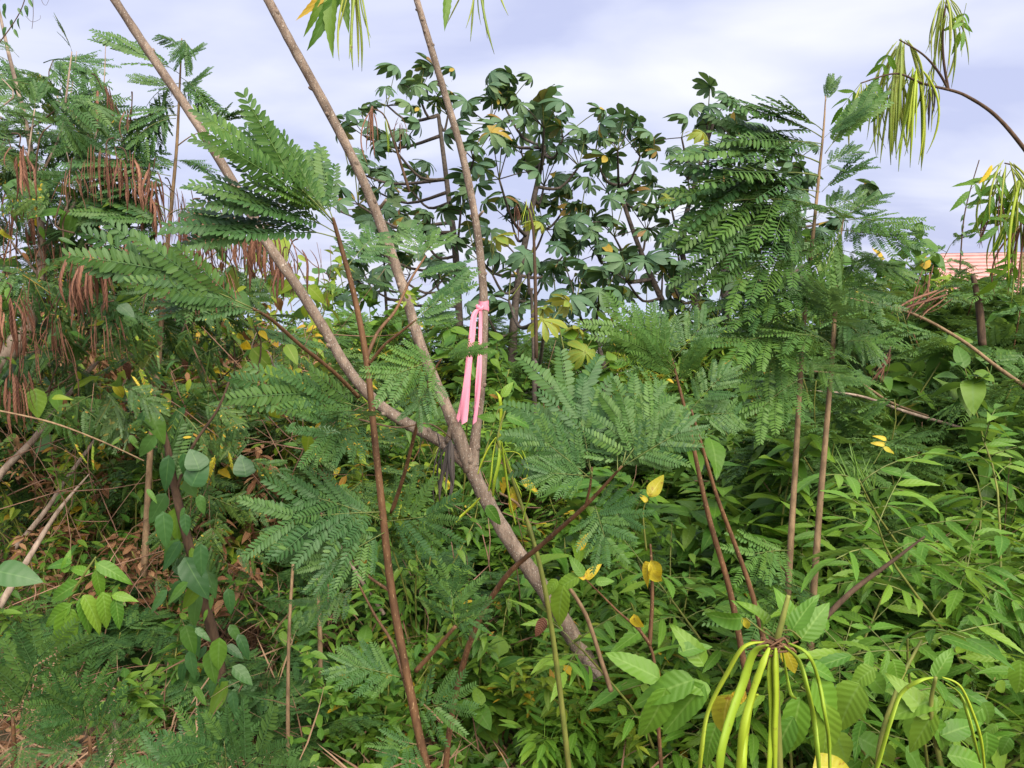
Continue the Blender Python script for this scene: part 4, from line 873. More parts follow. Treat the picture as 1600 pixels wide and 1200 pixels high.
for cx, cy, n, ln, sp in ((300, 330, 9, 80, 35), (350, 345, 9, 80, 35), (395, 375, 9, 80, 35), (440, 405, 8, 70, 35), (270, 300, 8, 80, 30), (320, 390, 8, 70, 40), (30, 340, 8, 90, 40), (90, 380, 8, 80, 35), (60, 440, 8, 80, 35), (210, 380, 8, 80, 35), (160, 500, 8, 70, 35), (10, 470, 8, 90, 35), (160, 140, 7, 75, 22), (205, 180, 6, 45, 18), (165, 240, 12, 80, 42), (200, 255, 12, 70, 40), (240, 265, 8, 70, 30), (30, 230, 6, 80, 30), (40, 300, 8, 80, 40), (110, 270, 6, 60, 25), (330, 320, 9, 90, 35), (380, 340, 10, 85, 40), (415, 370, 8, 90, 40), (290, 340, 8, 90, 35), (140, 400, 12, 90, 45), (120, 430, 8, 80, 40), (190, 480, 8, 70, 45), (230, 300, 8, 80, 30), (345, 430, 8, 70, 40), (50, 520, 7, 80, 45), (20, 590, 8, 90, 40), (300, 350, 8, 80, 40), (450, 400, 6, 60, 40), (260, 420, 7, 80, 40), (85, 500, 6, 80, 30)):
    d = U(2.3, 2.95); pods(lt, cx, cy, d, int(n * 2.4), ln * .9, sp * 1.1, PODB, random.choice(('flat', 'flat', 'thin', 'long')), stalk=P(cx + U(-20, 20), cy - U(15, 40), d), thick=0.8, par=U(.45, .95), top=26)
# leaves of the climber in its crown
for i in range(430):
    bx, by, d = (U(-20, 200), U(270, 480), U(2.7, 3.5)) if i < 120 else (U(0, 500), U(370, 700), U(2.6, 3.9))
    B = P(bx, by, d); simple(random.choice(('herb', 'oval', 'herb')), lt, frame(B, B + V(U(-1, 1), U(-1, 1), U(-1, .3)), V(U(-.5, .5), -.8, .8), U(.7, 1.2)), random.choice((HERB, HERBY, HERBY, VINE)))
for i in range(150):
    bx, by, d = U(-20, 470), U(250, 680), U(2.7, 3.7)
    if bx > 180 and by < 330: continue
    B = P(bx, by, d); simple(random.choice(('crumpled', 'herb', 'herb')), lt, frame(B, B + V(U(-.6, .6), U(-.5, .5), -1), V(U(-.5, .5), -.8, .5), U(.4, .75)), random.choice((DRYL, PODB, TECY, DRYL)))
# a climber shoot with small leaves and a loose tendril against the sky in the corner
cs = thing('climber_shoot', 'thin climber shoot with small dark leaves and curling tendrils in the top corner', 'climber', P(0, 60, 2.6))
limb('stem', [(-20, 90, 2.6), (15, 45, 2.6), (35, 10, 2.6), (45, -30, 2.6)], [0.002, 0.0015], mat=TWIGD, parent=cs, sides=5)
limb('tendril', [(50, -20, 2.6), (52, 20, 2.6), (50, 45, 2.6)], [0.001, 0.0008], mat=TWIGD, parent=cs, sides=4)
limb('tendril', [(40, 25, 2.6), (50, 34, 2.6), (62, 30, 2.6), (63, 24, 2.6)], [0.0007, 0.0005], mat=TWIGD, parent=cs, sides=4)
limb('tendril', [(62, -15, 2.6), (66, 3, 2.6), (72, 8, 2.6), (77, -2, 2.6)], [0.0007, 0.0005], mat=TWIGD, parent=cs, sides=4)
for bx, by in ((5, 15), (18, 30), (28, 12), (40, 8), (10, 42), (0, 30), (22, 45), (45, -2), (8, 5), (30, 28)):
    B = P(bx, by, 2.6); simple('herb', cs, frame(B, B + V(U(-.6, .8), -.2, -1), V(U(-.5, .5), -1, .3), .6), VINE)
# ------------------------------------------------------------------ lobed-leaf trees in the middle distance
random.seed(9)
def cecropia(label, trunk, tr0, tr1, tips, per=6, scale=1.0, yellow=0):
    base = P(*trunk[0]); base.z = gz(base.x, base.y)
    t = thing('lobed_leaf_tree', label, 'tree', base, 'lobed-leaf trees against the sky')
    pts = [base] + [P(*p) for p in trunk]
    r0 = Raw(); tube(r0, [p - base for p in pts], [tr0 + (tr1 - tr0) * i / (len(pts) - 1) for i in range(len(pts))], sides=9, k=5, knob=0.03)
    link('trunk', r0.mesh('trunk', CBARK), Matrix.Translation(base), t)
    path, _ = smooth_path(pts, [0] * len(pts), 6)
    for ti, tp in enumerate(tips):
        px, py = tp[0], tp[1]; d = trunk[-1][2] + U(-.9, .9)
        tip = P(px, py, d)
        cand = [q for q in path[len(path) // 3:] if q.z < tip.z - 0.1] or path[-3:]
        q = min(cand, key=lambda a: (a - tip).length + 0.3 * abs(a.z - tip.z + 0.5))
        mid = q.lerp(tip, 0.55) + V(0, 0, -0.12)
        r0 = Raw(); tube(r0, [V(0, 0, 0), mid - q, tip - q], [0.02, 0.014, 0.010], sides=6, k=4)
        link('branch', r0.mesh('branch', CBARK), Matrix.Translation(q), t)
        n = tp[2] if len(tp) > 2 else per
        for i in range(n):
            az = i * 2.4 + U(-.4, .4) + ti; el = R(U(-5, 62)) if i > 0 else R(75)
            pl = U(0.18, 0.46) * scale
            d_ = V(math.cos(az) * math.cos(el), math.sin(az) * math.cos(el), math.sin(el))
            e_ = tip + d_ * pl
            r0 = Raw(); tube(r0, [V(0, 0, 0), d_ * pl * 0.6 + V(0, 0, 0.02), d_ * pl], [0.006, 0.0045], sides=4, k=3)
            # leaf hangs outward and down from the stalk's end
            X = V(math.cos(az), math.sin(az), -U(0.5, 2.0)).normalized()
            M = frame(e_, e_ + X, V(X.x * 0.6, X.y * 0.6, 1) + V(U(-.3, .3), U(-.3, .3), 0), scale * U(0.5, 0.92))
            ym = yellow and U(0, 1) < yellow
            lf = link('leaf', random.choice(CECYM if ym else CECM), M, t)
            link('leaf_stalk', r0.mesh('leaf_stalk', CBARK if i % 2 else STEMG), Matrix.Translation(tip), lf)
    return t
D = 8.0
cecropia('lobed-leaf tree behind the middle limb, leftmost of the lobed-leaf trees', [(720, 560, D), (712, 400, D), (700, 300, D), (685, 180, D)], .05, .02,
         [(605, 165), (655, 150), (572, 215), (545, 262, 2), (622, 240), (700, 180), (590, 300), (645, 300), (560, 320), (740, 250), (610, 350), (660, 370), (575, 380, 4), (720, 330, 4), (560, 440, 5), (620, 430, 5), (680, 440, 5), (530, 330, 3)])
cecropia('lobed-leaf tree right of the ribbon limb with a dark straight trunk', [(800, 560, D - .3), (808, 450, D - .3), (830, 330, D - .3), (852, 230, D - .3)], .055, .02,
         [(765, 195), (790, 170), (850, 200), (880, 215), (815, 240), (780, 280), (850, 290), (905, 260), (800, 350), (740, 390), (850, 360), (770, 430, 4), (880, 330), (820, 470, 4), (760, 490, 4), (880, 400, 5), (850, 440, 4)])
cecropia('lobed-leaf tree in the centre, its trunk leaning left', [(1085, 560, D + .5), (1040, 480, D + .5), (1000, 390, D + .5), (965, 290, D + .5)], .05, .02,
         [(930, 240), (965, 235), (1000, 245), (950, 300), (1010, 300), (905, 350), (960, 370), (1010, 360), (940, 410), (980, 440), (900, 410, 4), (1035, 430, 4), (960, 470, 4), (1060, 480, 5), (1010, 500, 4)])
cecropia('lobed-leaf tree with a dark forked trunk left of the tall sapling', [(1105, 560, D + .2), (1085, 470, D + .2), (1065, 380, D + .2), (1085, 290, D + .2), (1115, 190, D + .2)], .045, .018,
         [(1065, 215, 3), (1105, 195), (1130, 215), (1160, 235), (1075, 280), (1050, 330), (1120, 300), (1160, 330), (1060, 400), (1110, 400), (1140, 450, 4), (1085, 470, 5), (1100, 510, 4), (1050, 440, 5)], yellow=.06)
cecropia('lobed-leaf tree with a reddish straight trunk behind the tall sapling', [(1142, 620, D - .5), (1136, 500, D - .5), (1134, 410, D - .5), (1165, 320, D - .5), (1200, 270, D - .5)], .06, .025,
         [(1190, 260), (1230, 265), (1250, 320), (1200, 350), (1350, 325, 3), (1170, 400), (1230, 410), (1290, 390), (1150, 440), (1190, 470), (1240, 460), (1120, 500, 5), (1180, 520, 5)])
cecropia('short lobed-leaf tree low in the gap over the sea with some yellow leaves', [(945, 590, D - 1), (935, 540, D - 1), (925, 500, D - 1)], .03, .015,
         [(900, 470), (935, 480), (870, 490, 4), (960, 490, 4)], per=6)
cecropia('low lobed-leaf sapling with big yellow leaves right of the ribbon', [(835, 600, D - 2.5), (833, 520, D - 2.5), (830, 450, D - 2.5)], .02, .01,
         [(825, 420, 3), (795, 470, 3), (850, 520, 3), (885, 565, 3)], yellow=.6, scale=.8)
cecropia('small lobed-leaf tree half hidden behind the middle of the leftmost limbs', [(600, 640, D + 1), (605, 520, D + 1), (600, 430, D + 1)], .03, .015, [(600, 400, 4), (640, 430, 4), (570, 430, 4), (690, 440, 4), (540, 470, 4)])
# brown pods hanging among the lobed leaves
hb = thing('pod_bunch', 'bunch of brown and yellow pods hanging among the lobed leaves of the leftmost lobed-leaf tree', 'pods', P(590, 175, 5.6))
pods(hb, 582, 170, 5.6, 9, 85, 16, PODB, 'long'); pods(hb, 625, 185, 5.6, 6, 55, 16, PODB, 'long'); pods(hb, 600, 185, 5.6, 4, 60, 28, PODG, 'thin', stalk=P(610, 150, 5.6))
limb('twig', [(640, 300, 5.7), (615, 220, 5.65), (600, 180, 5.6), (582, 170, 5.6)], [.012, .008, .006, .004], mat=TWIGD, parent=hb, sides=6)
hb = thing('pod_bunch', 'bunch of yellow and brown pods on a thin stalk right of the ribbon limb', 'pods', P(820, 320, 4.5))
pods(hb, 825, 315, 4.5, 6, 60, 25, PODG, 'thin'); pods(hb, 805, 325, 4.5, 6, 50, 14, PODB, 'long', stalk=P(815, 330, 4.5))
limb('twig', [(838, 560, 4.6), (836, 430, 4.55), (832, 350, 4.5), (820, 315, 4.5)], [.012, .01, .007, .004], mat=TWIGD, parent=hb, sides=6)

# ------------------------------------------------------------------ trumpet tree leaning in from the right with long green pods
random.seed(31)
rt = thing('podded_tree', 'tree leaning in from the right edge, its dark twigs loaded with long green pods', 'tree', P(1760, 1000, 2.6))
limb('trunk', [(1790, 1120, 2.6), (1770, 900, 2.6), (1745, 650, 2.6), (1710, 440, 2.58), (1655, 310, 2.55), (1600, 232, 2.5), (1555, 180, 2.5), (1510, 150, 2.5), (1482, 140, 2.5)], [.05, .045, .038, .024, .012, .0065, .0058, .005, .0045], parent=rt, mat=TWIGD, sides=9)
for pts in ([(1482, 140, 2.5), (1466, 112, 2.5), (1442, 85, 2.48), (1405, 62, 2.45)], [(1482, 140, 2.5), (1474, 90, 2.5), (1474, 40, 2.5), (1482, -20, 2.5)], [(1482, 140, 2.5), (1440, 130, 2.48), (1400, 115, 2.45), (1345, 130, 2.42)], [(1655, 310, 2.55), (1620, 290, 2.5), (1590, 262, 2.45), (1570, 255, 2.4)], [(1690, 420, 2.58), (1640, 390, 2.5), (1600, 370, 2.45)]):
    limb('branch', pts, [.0045, .004, .003, .002], parent=rt, mat=TWIGD, sides=7)
for cx, cy, n, ln, sp, mt in ((1408, 66, 14, 175, 34, PODT), (1432, 110, 11, 140, 30, PODG), (1400, 120, 8, 120, 24, PODT), (1474, 0, 12, 120, 34, PODT), (1482, 20, 6, 90, 24, PODG), (1455, 110, 4, 95, 12, PODT), (1350, 130, 8, 100, 30, PODT), (1572, 255, 10, 120, 40, PODT), (1598, 275, 9, 150, 30, PODG), (1590, 330, 10, 130, 45, PODT), (1560, 300, 6, 90, 30, PODB), (1600, 350, 8, 110, 40, PODB)):
    pods(rt, cx, cy, U(2.42, 2.52), int(n * 1.6), ln, sp * 1.15, mt, 'long', thick=.72)
pods(rt, 1456, 128, 2.48, 8, 75, 9, PODK, 'long', thick=1.3)
for bx, by, s in ((1395, 70, 1), (1370, 115, 1), (1345, 130, .9), (1400, 130, .8), (1510, 5, .9), (1500, 15, .8), (1560, 258, 1.3), (1580, 265, 1.2), (1600, 290, 1.2), (1545, 270, 1.0), (1590, 330, 1.), (1355, 170, .8), (1600, 400, 1.1), (1580, 380, 1.0)):
    B = P(bx, by, 2.45); tleaf(rt, frame(B, B + V(U(-1, .3), U(-.5, .3), -U(.2, 1)), V(U(-.4, .4), -.8, .7), s * .75), TEC)
B = P(1550, 258, 2.4); link('leaflet', tl_mesh(1, TECY), frame(B, P(1533, 300, 2.38), (.5, -1, .2), .8), rt)
cv = thing('climber_vine', 'thin dark climber vine with tiny leaves hanging against the sky near the podded tree', 'climber', P(1505, 400, 3.0))
limb('stem', [(1500, 420, 3), (1503, 370, 3), (1508, 330, 3), (1518, 290, 3), (1530, 250, 3)], [.003, .002], mat=TWIGD, parent=cv, sides=5)
for bx, by in ((1502, 312), (1510, 325), (1506, 335), (1516, 308), (1504, 350), (1512, 352), (1502, 362), (1500, 390), (1514, 372)):
    B = P(bx, by, 3); simple('herb', cv, frame(B, B + V(U(-1, 1), -.2, U(-1, .2)), V(0, -1, .4), .55), VINE)

# ------------------------------------------------------------------ near plant with fat yellow-green pods, bottom right
random.seed(12)
np1 = thing('podded_plant', 'near plant with a bunch of fat shiny yellow green pods bending over like a fountain', 'plant', P(1215, 1330, 1.1))
limb('stem', [(1225, 1480, 1.12), (1222, 1330, 1.1), (1216, 1180, 1.1), (1212, 1080, 1.09), (1212, 1015, 1.06), (1222, 970, 1.05), (1232, 930, 1.05)], [.007, .0065, .006, .0055, .005, .004, .003], mat=STEMG, parent=np1, sides=8)
def curved_pod(parent, pts, r_px, d, mat=PODG, name='pod', stalk=True):
    pp = [P(p[0] + (U(-2.5, 2.5) if 0 < i_ else 0), p[1] + (U(-3, 3) if 0 < i_ else 0), (p[2] if len(p) > 2 else d) + U(-.012, .012)) for i_, p in enumerate(pts)]; n = len(pp)
    rad = [S(r_px * .94, d) * q * U(.8, 1.12) for q in ([0.42] + [0.9] + [1.0] * (n - 3) + [0.5])]
    tube_obj(name, pp, rad, mat, parent, sides=10, k=7, knob=0.06, flat=0.5)
for pts, rr in (([(1195, 1003), (1165, 1012), (1135, 1050), (1108, 1110), (1094, 1170), (1090, 1240)], 6.5), ([(1200, 1008), (1178, 1022), (1160, 1065), (1142, 1125), (1128, 1180), (1120, 1250)], 8.5), ([(1202, 1012), (1190, 1040), (1170, 1090), (1158, 1150), (1150, 1230)], 6),
                ([(1212, 1012), (1213, 1040), (1214, 1090), (1213, 1150), (1211, 1250)], 11.5), ([(1206, 1014), (1205, 1050), (1204, 1110), (1203, 1180), (1200, 1240)], 8), ([(1226, 1010), (1246, 1030), (1262, 1070), (1272, 1120), (1278, 1170), (1282, 1240)], 7), ([(1232, 1005), (1262, 1022), (1280, 1060), (1288, 1110), (1294, 1160), (1297, 1240)], 6.5),
                ([(1184, 1085), (1176, 1100), (1166, 1150), (1160, 1195), (1158, 1240)], 6), ([(1222, 1015), (1228, 1060), (1238, 1085)], 4)):
    dd = 1.02 + U(-.05, .05)
    if len(pts) == 3: pts = pts + [(1242, 1092)]
    curved_pod(np1, pts, rr, dd)
r = Raw()
for i in range(16): tube(r, [V(0, 0, 0), V(U(-.02, .02), U(-.02, .01), U(-.006, .012)), V(U(-.035, .035), U(-.02, .015), U(-.015, .012))], [.0022, .0012], sides=4, k=2)
link('pod_stalk', r.mesh('pod_stalk', STEM), Matrix.Translation(P(1212, 1010, 1.03)), np1)
def sleaf(parent, bx, by, tx, ty, d, mat=TEC, kind='serrate', wide=1.0, d2=None, N=None):
    B, T = P(bx, by, d), P(tx, ty, d if d2 is None else d2); ln = (T - B).length / {'serrate': .12, 'oval': .10, 'herb': .055, 'crumpled': .10}[kind]
    M = frame(B, T, N or ((CAM - B).normalized() + V(U(-.4, .4), 0, U(.2, .9))), ln, sy=ln * wide)
    return simple(kind, parent, M, mat)
for a in ((1240, 985, 1228, 918, 1.3, 'serrate'), (1252, 1000, 1290, 938, 1.2, 'serrate'), (1196, 975, 1176, 935, 1.0, 'crumpled'), (1160, 965, 1108, 975, 1.2, 'crumpled'), (1238, 985, 1272, 925, 1.0, 'serrate'), (1246, 1000, 1236, 950, .6, 'serrate'), (1178, 960, 1150, 935, 1.0, 'serrate'), (1190, 985, 1192, 940, .7, 'serrate')):
    sleaf(np1, a[0], a[1], a[2], a[3], 1.08 + U(-.06, .06), wide=a[4], kind=a[5], N=V(U(-1, 1), -1, U(-.2, 1)))
for pts in ([(1212, 1000), (1190, 985), (1165, 965)], [(1222, 985), (1236, 985), (1252, 998)], [(1216, 1000), (1200, 985), (1192, 980)]):
    limb('leaf_stalk', pts, [.0018, .0014, .001], 1.07, mat=STEMG, parent=np1, sides=5)
for a in ((1140, 1085, 1112, 1160, 'crumpled'), (1165, 1080, 1130, 1110, 'serrate'), (1160, 965, 1175, 985, 'crumpled'), (1270, 1200, 1340, 1190, 'crumpled'), (1225, 1010, 1250, 1060, 'serrate')):
    sleaf(np1, a[0], a[1], a[2], a[3], 1.1, mat=TECY, kind=a[4])
for a in ((1270, 1060, 1330, 1150), (1250, 1090, 1230, 1190), (1260, 1040, 1320, 1060), (1100, 1070, 1030, 1150), (1110, 1080, 1050, 1060), (1085, 1062, 985, 1090), (1060, 1020, 1110, 1000), (1040, 1075, 1010, 1170), (1290, 1100, 1300, 1200), (1120, 1130, 1090, 1200), (1030, 1060, 950, 1020), (1100, 1040, 1060, 975), (1240, 1120, 1190, 1200)):
    sleaf(np1, a[0], a[1], a[2], a[3], 1.3, wide=1.0)
# second, smaller bunch to the right of it
np2 = thing('podded_plant', 'plant with three thin arching green pods near the right bottom corner', 'plant', P(1470, 1330, 1.35))
limb('stem', [(1500, 1450, 1.4), (1480, 1250, 1.36), (1455, 1120, 1.33), (1462, 1058, 1.3)], [.006, .005, .004, .003], mat=STEMG, parent=np2, sides=8)
for pts, rr in (([(1462, 1058), (1440, 1062), (1410, 1085), (1390, 1130), (1372, 1190), (1366, 1220)], 4.5), ([(1472, 1058), (1498, 1070), (1520, 1110), (1532, 1160), (1542, 1230)], 4.5), ([(1478, 1068), (1500, 1085), (1515, 1120), (1525, 1160), (1530, 1190)], 4)):
    curved_pod(np2, pts, rr, 1.3)
for a in ((1455, 1120, 1400, 1060), (1455, 1125, 1500, 1190), (1460, 1110, 1420, 1180), (1460, 1060, 1490, 1010), (1480, 1200, 1440, 1260), (1470, 1150, 1540, 1120), (1480, 1180, 1560, 1190), (1465, 1090, 1390, 1120)):
    sleaf(np2, a[0], a[1], a[2], a[3], 1.33, wide=1.0)
# yellow pods beside the fork
yp = thing('podded_shoot', 'thin shoot with slim yellow green pods and yellowing leaves just right of the fork', 'plant', P(835, 890, 1.9))
limb('stem', [(900, 1300, 2.0), (870, 1040, 1.95), (845, 890, 1.9), (815, 790, 1.88), (790, 720, 1.86), (778, 685, 1.85), (790, 640, 1.85)], [.008, .007, .006, .0045, .0035, .003, .002], mat=STEMG, parent=yp, sides=7)
limb('stem', [(835, 860, 1.9), (830, 830, 1.89), (812, 790, 1.88), (780, 770, 1.88)], [.004, .003], mat=STEMP, parent=yp, sides=6)
for pts, rr in (([(775, 612), (780, 625), (783, 650), (781, 682)], 4), ([(775, 683), (762, 700), (752, 725), (746, 742)], 3), ([(776, 683), (770, 710), (765, 745), (762, 768)], 4), ([(781, 688), (778, 720), (773, 752), (770, 778)], 4.2), ([(785, 682), (805, 690), (824, 725), (828, 765), (822, 800), (815, 815)], 2.6), ([(786, 705), (812, 710), (822, 740), (824, 768)], 2.4), ([(784, 690), (790, 730), (798, 780), (805, 818)], 3), ([(750, 778), (738, 792), (722, 805), (712, 815)], 3), ([(783, 690), (800, 745), (812, 770)], 2.4)):
    if len(pts) == 3: pts = pts + [(pts[-1][0] + 3, pts[-1][1] + 10)]
    curved_pod(yp, pts, rr, 1.85)
for a in ((785, 620, 800, 595, TEC), (790, 650, 835, 660, TEC), (780, 720, 755, 748, TEC), (800, 760, 808, 788, TECY), (815, 750, 845, 765, TECY), (790, 745, 780, 772, TECY), (775, 655, 745, 648, TEC), (800, 680, 835, 690, TEC), (780, 735, 795, 760, TEC), (760, 790, 785, 820, TEC), (805, 770, 798, 805, TECY)):
    sleaf(yp, a[0], a[1], a[2], a[3], 1.88, mat=a[4], wide=1.1)
# yellowing twig plant right of the trunk
yt = thing('yellowing_shoot', 'thin brown twigs with yellow and half dried leaves right of the trunk', 'plant', P(1020, 1080, 2.0))
for pts in ([(1040, 1300, 2.05), (1026, 1100, 2.0), (1015, 1008, 2.0), (960, 950, 1.98), (915, 905, 1.95)], [(1015, 1008, 2.0), (1019, 940, 2.0), (1018, 880, 2.0), (1016, 850, 2.0)], [(1015, 1005, 2), (1000, 985, 2), (995, 965, 2)]):
    limb('stem', pts, [.006 - .0011 * i for i in range(len(pts))], mat=STEM, parent=yt, sides=6)
for a in ((1018, 880, 995, 905, TECY, 'crumpled'), (1018, 875, 1035, 910, TECY, 'crumpled'), (1016, 890, 1030, 920, TECY, 'crumpled'), (915, 905, 938, 880, TECY, 'serrate'), (915, 905, 900, 890, TECY, 'crumpled'), (905, 900, 860, 925, TEC, 'serrate'), (880, 915, 865, 985, TEC, 'serrate'), (870, 905, 850, 935, TEC, 'serrate'), (912, 900, 890, 870, TEC, 'serrate'), (905, 860, 915, 830, TECY, 'serrate'),
          (1015, 777, 1028, 752, TECY, 'crumpled'), (1010, 785, 1002, 770, TECY, 'crumpled'), (1015, 775, 1038, 742, TECY, 'crumpled'), (930, 910, 960, 905, TEC, 'serrate'), (850, 965, 840, 1000, PODB, 'serrate'), (990, 960, 1000, 990, TECY, 'crumpled'), (1060, 1020, 1080, 1012, TECY, 'crumpled')):
    sleaf(yt, a[0], a[1], a[2], a[3], 1.95, mat=a[4], kind=a[5], wide=1.1)
limb('stem', [(1010, 860, 2.0), (1005, 800, 1.98), (1015, 775, 1.97)], [.003, .002, .0015], mat=STEMG, parent=yt, sides=6)
limb('stem', [(880, 905, 2.1), (915, 960, 2.1), (942, 1040, 2.1), (955, 1080, 2.1)], [.005, .007], mat=STEMP, parent=yt, sides=7)

# ------------------------------------------------------------------ bright green bushes, lower right
random.seed(44)
blab = ['bright green toothed leaf bush at the right edge below the slanting dead sticks', 'bright green bush right of the tall sapling stems with long drooping leaflets', 'bright green bush in the lower right corner behind the thin arching pods', 'bright green bush directly behind the fountain of fat pods', 'low bright green bush between the trunk and the fat pods', 'bright green bush beside the foot of the tall sapling stems', 'bright green bush at the right edge halfway down', 'bright green bush in front of the dry brown patch', 'tall bright green bush behind the two dark brown stems', 'bright green bush under the fan fronds right of the trunk']
for i, (px, y, sc, hm) in enumerate(((1570, 2.6, 1.3, 1.0), (1400, 2.5, 1.2, .8), (1520, 1.95, 1.15, 1.0), (1290, 2.1, 1.2, 0.9), (1090, 2.2, 1.1, .85), (1200, 3.0, 1.3, 1.1), (1640, 2.2, 1.2, 1.2), (1460, 3.1, 1.0, .55), (1110, 3.3, 1.2, 1.0), (930, 3.2, 1.1, 1.0))):
    shrub('trumpet_bush', blab[i], 'tec' if y < 2.95 else 'serrate', TEC, gx(px, y), y, sc, h=0.75, spread=0.42, nst=6, var=20 + i % 4, detail=2 if y < 2.9 else 1, group='bright green trumpet bushes at the lower right', cat='bush', hmul=hm)
# broad toothed leaves low at the right bottom
bl = thing('broad_leaf_plant', 'low plant with broad toothed round leaves at the right bottom edge', 'plant', P(1380, 1240, 1.6))
limb('stem', [(1380, 1400, 1.65), (1370, 1200, 1.6), (1400, 1080, 1.6), (1440, 1000, 1.62)], [.006, .005, .004, .003], mat=STEMG, parent=bl, sides=7)
for i in range(26):
    bx, by = U(1290, 1600), U(1030, 1210); sleaf(bl, bx, by, bx + U(-55, 55), by + U(10, 70), U(1.5, 1.75), mat=random.choice((HERB, TEC, HERB)), wide=U(1.2, 1.6))
dk = thing('fallen_twig', 'dark brown bare twig slanting up through the bright green bush', 'twig', P(1290, 960, 1.9)); limb('stem', [(1280, 975, 1.9), (1330, 925, 1.9), (1390, 880, 1.9), (1445, 838, 1.9)], [.0075, .0065, .005, .002], mat=TWIGD, parent=dk, sides=8)

# ------------------------------------------------------------------ dead sticks and dry things on the right
random.seed(3)
for lb, pts, rad, mt in (('long pale dead stick slanting down across the scrub at the right', [(1322, 465, 3.2), (1420, 488, 3.2), (1500, 530, 3.2), (1560, 575, 3.2), (1625, 620, 3.2)], [.003, .006, .0075, .0085, .0095], STEMP),
                         ('pale dead stick low behind the tall sapling stems, lowest of the slanting sticks', [(1260, 610, 3.6), (1340, 618, 3.6), (1420, 645, 3.6), (1500, 668, 3.6), (1575, 692, 3.6)], [.002, .006, .008, .007, .003], TWIG),
                         ('thin greenish dead stick arching just above the lowest pale stick', [(1270, 580, 3.4), (1330, 590, 3.4), (1390, 628, 3.4), (1450, 650, 3.4)], [.004, .006, .006, .004], STEMP),
                         ('dark upright stick with dry pods below the pink roof', [(1535, 540, 3.6), (1530, 480, 3.6), (1520, 430, 3.6)], [.018, .016, .010], TWIGD),
                         ('leaning grey stick at the left edge under the tangled tree', [(-20, 980, 2.8), (40, 880, 2.9), (90, 800, 3.0), (140, 740, 3.1)], [.014, .011, .008, .002], TWIG),
                         ('fallen grey stick across the straw at the lower left', [(140, 1230, 2.3), (180, 1165, 2.4), (175, 1120, 2.5), (150, 1090, 2.6)], [.013, .012, .010, .006], TWIG),
                         ('thin pale twig crossing in front of the vine stump', [(-10, 640, 2.4), (80, 660, 2.4), (160, 690, 2.4), (225, 720, 2.4)], [.003, .003, .0025, .002], STEMP),
                         ('thin bare upright twig left of the brown stem', [(450, 1180, 2.3), (450, 1080, 2.3), (452, 980, 2.3), (458, 880, 2.3)], [.006, .0055, .005, .004], STEMP),
                         ('broken brown stick standing behind the brown stem', [(500, 1090, 2.6), (500, 990, 2.6), (495, 900, 2.6)], [.009, .008, .003], STEMP),
                         ('pale stick leaning behind the feathery fronds below the fork', [(600, 960, 2.9), (560, 900, 2.9), (530, 850, 2.9), (505, 800, 2.9)], [.008, .007, .005, .002], TWIG)):
    o = limb('dead_stick', pts, rad, mat=mt, sides=8); tag(o, lb, 'stick', 'dead sticks in the scrub')
db = thing('dry_pod_cluster', 'rusty bunch of dry stalks and pods caught on the long pale stick', 'dry pods', P(1440, 480, 3.1))
for i in range(16):
    a = random.choice(((1470, 465, 1405, 500), (1445, 440, 1420, 490), (1480, 460, 1430, 485), (1450, 425, 1440, 470)))
    pod(db, P(a[0] + U(-12, 12), a[1] + U(-12, 12), 3.1), P(a[2] + U(-15, 15), a[3] + U(-15, 15), 3.1 + U(-.1, .1)), PODB, 'thin', thick=1.3)
db = thing('dry_frond', 'drooping rust brown dead frond hanging right of the tall sapling stems', 'dry frond', P(1385, 560, 3.2))
for i in range(14): pod(db, P(1388 + U(-6, 6), 555 + U(-5, 8), 3.2), P(1375 + U(-22, 12), 590 + U(-8, 12), 3.2 + U(-.05, .05)), PODB, 'thin', thick=1.5)
limb('stalk', [(1391, 540, 3.2), (1389, 556, 3.2), (1385, 562, 3.2)], [.004, .004, .004], mat=TWIGD, parent=db, sides=5)
db = thing('dead_bush', 'withered red brown bush in the hollow behind the bright green bushes', 'dead bush', V(gx(1450, 3.7), 3.7, 0))
for i in range(16):
    B = V(gx(U(1410, 1490), 3.7), 3.7 + U(-.2, .2), 0); q = V(U(-.25, .25), U(-.2, .2), U(.55, .95)); tube_obj('stem', [B, B + q * .5 + V(U(-.05, .05), 0, 0), B + q], [.005, .004, .0015], TWIGR, db, sides=5)
for i in range(170):
    gd = U(3.45, 3.95); hx = U(1365, 1545); B = P(hx, 600, gd); B.z = gz(B.x, B.y) + U(.05, .98) * (1 - .5 * abs(hx - 1450) / 100); simple(random.choice(('crumpled', 'serrate', 'herb')), db, frame(B, B + V(U(-1, 1), U(-.6, .6), U(-.6, .5)), V(U(-.5, .5), -1, .5), U(.5, 1.0)), random.choice((DRYL, PODB)))
yl = thing('yellow_leaf_sprig', 'sprig of three bright yellow leaves hanging free over the hollow', 'sprig', P(1380, 700, 2.6))
limb('stem', [(1365, 725, 2.6), (1378, 702, 2.6), (1385, 688, 2.6)], [.0015, .0012, .001], mat=STEMG, parent=yl, sides=5)
for a in ((1385, 688, 1368, 678), (1383, 695, 1362, 692), (1380, 700, 1402, 706)): sleaf(yl, *a, 2.6, mat=TECY, wide=.9)
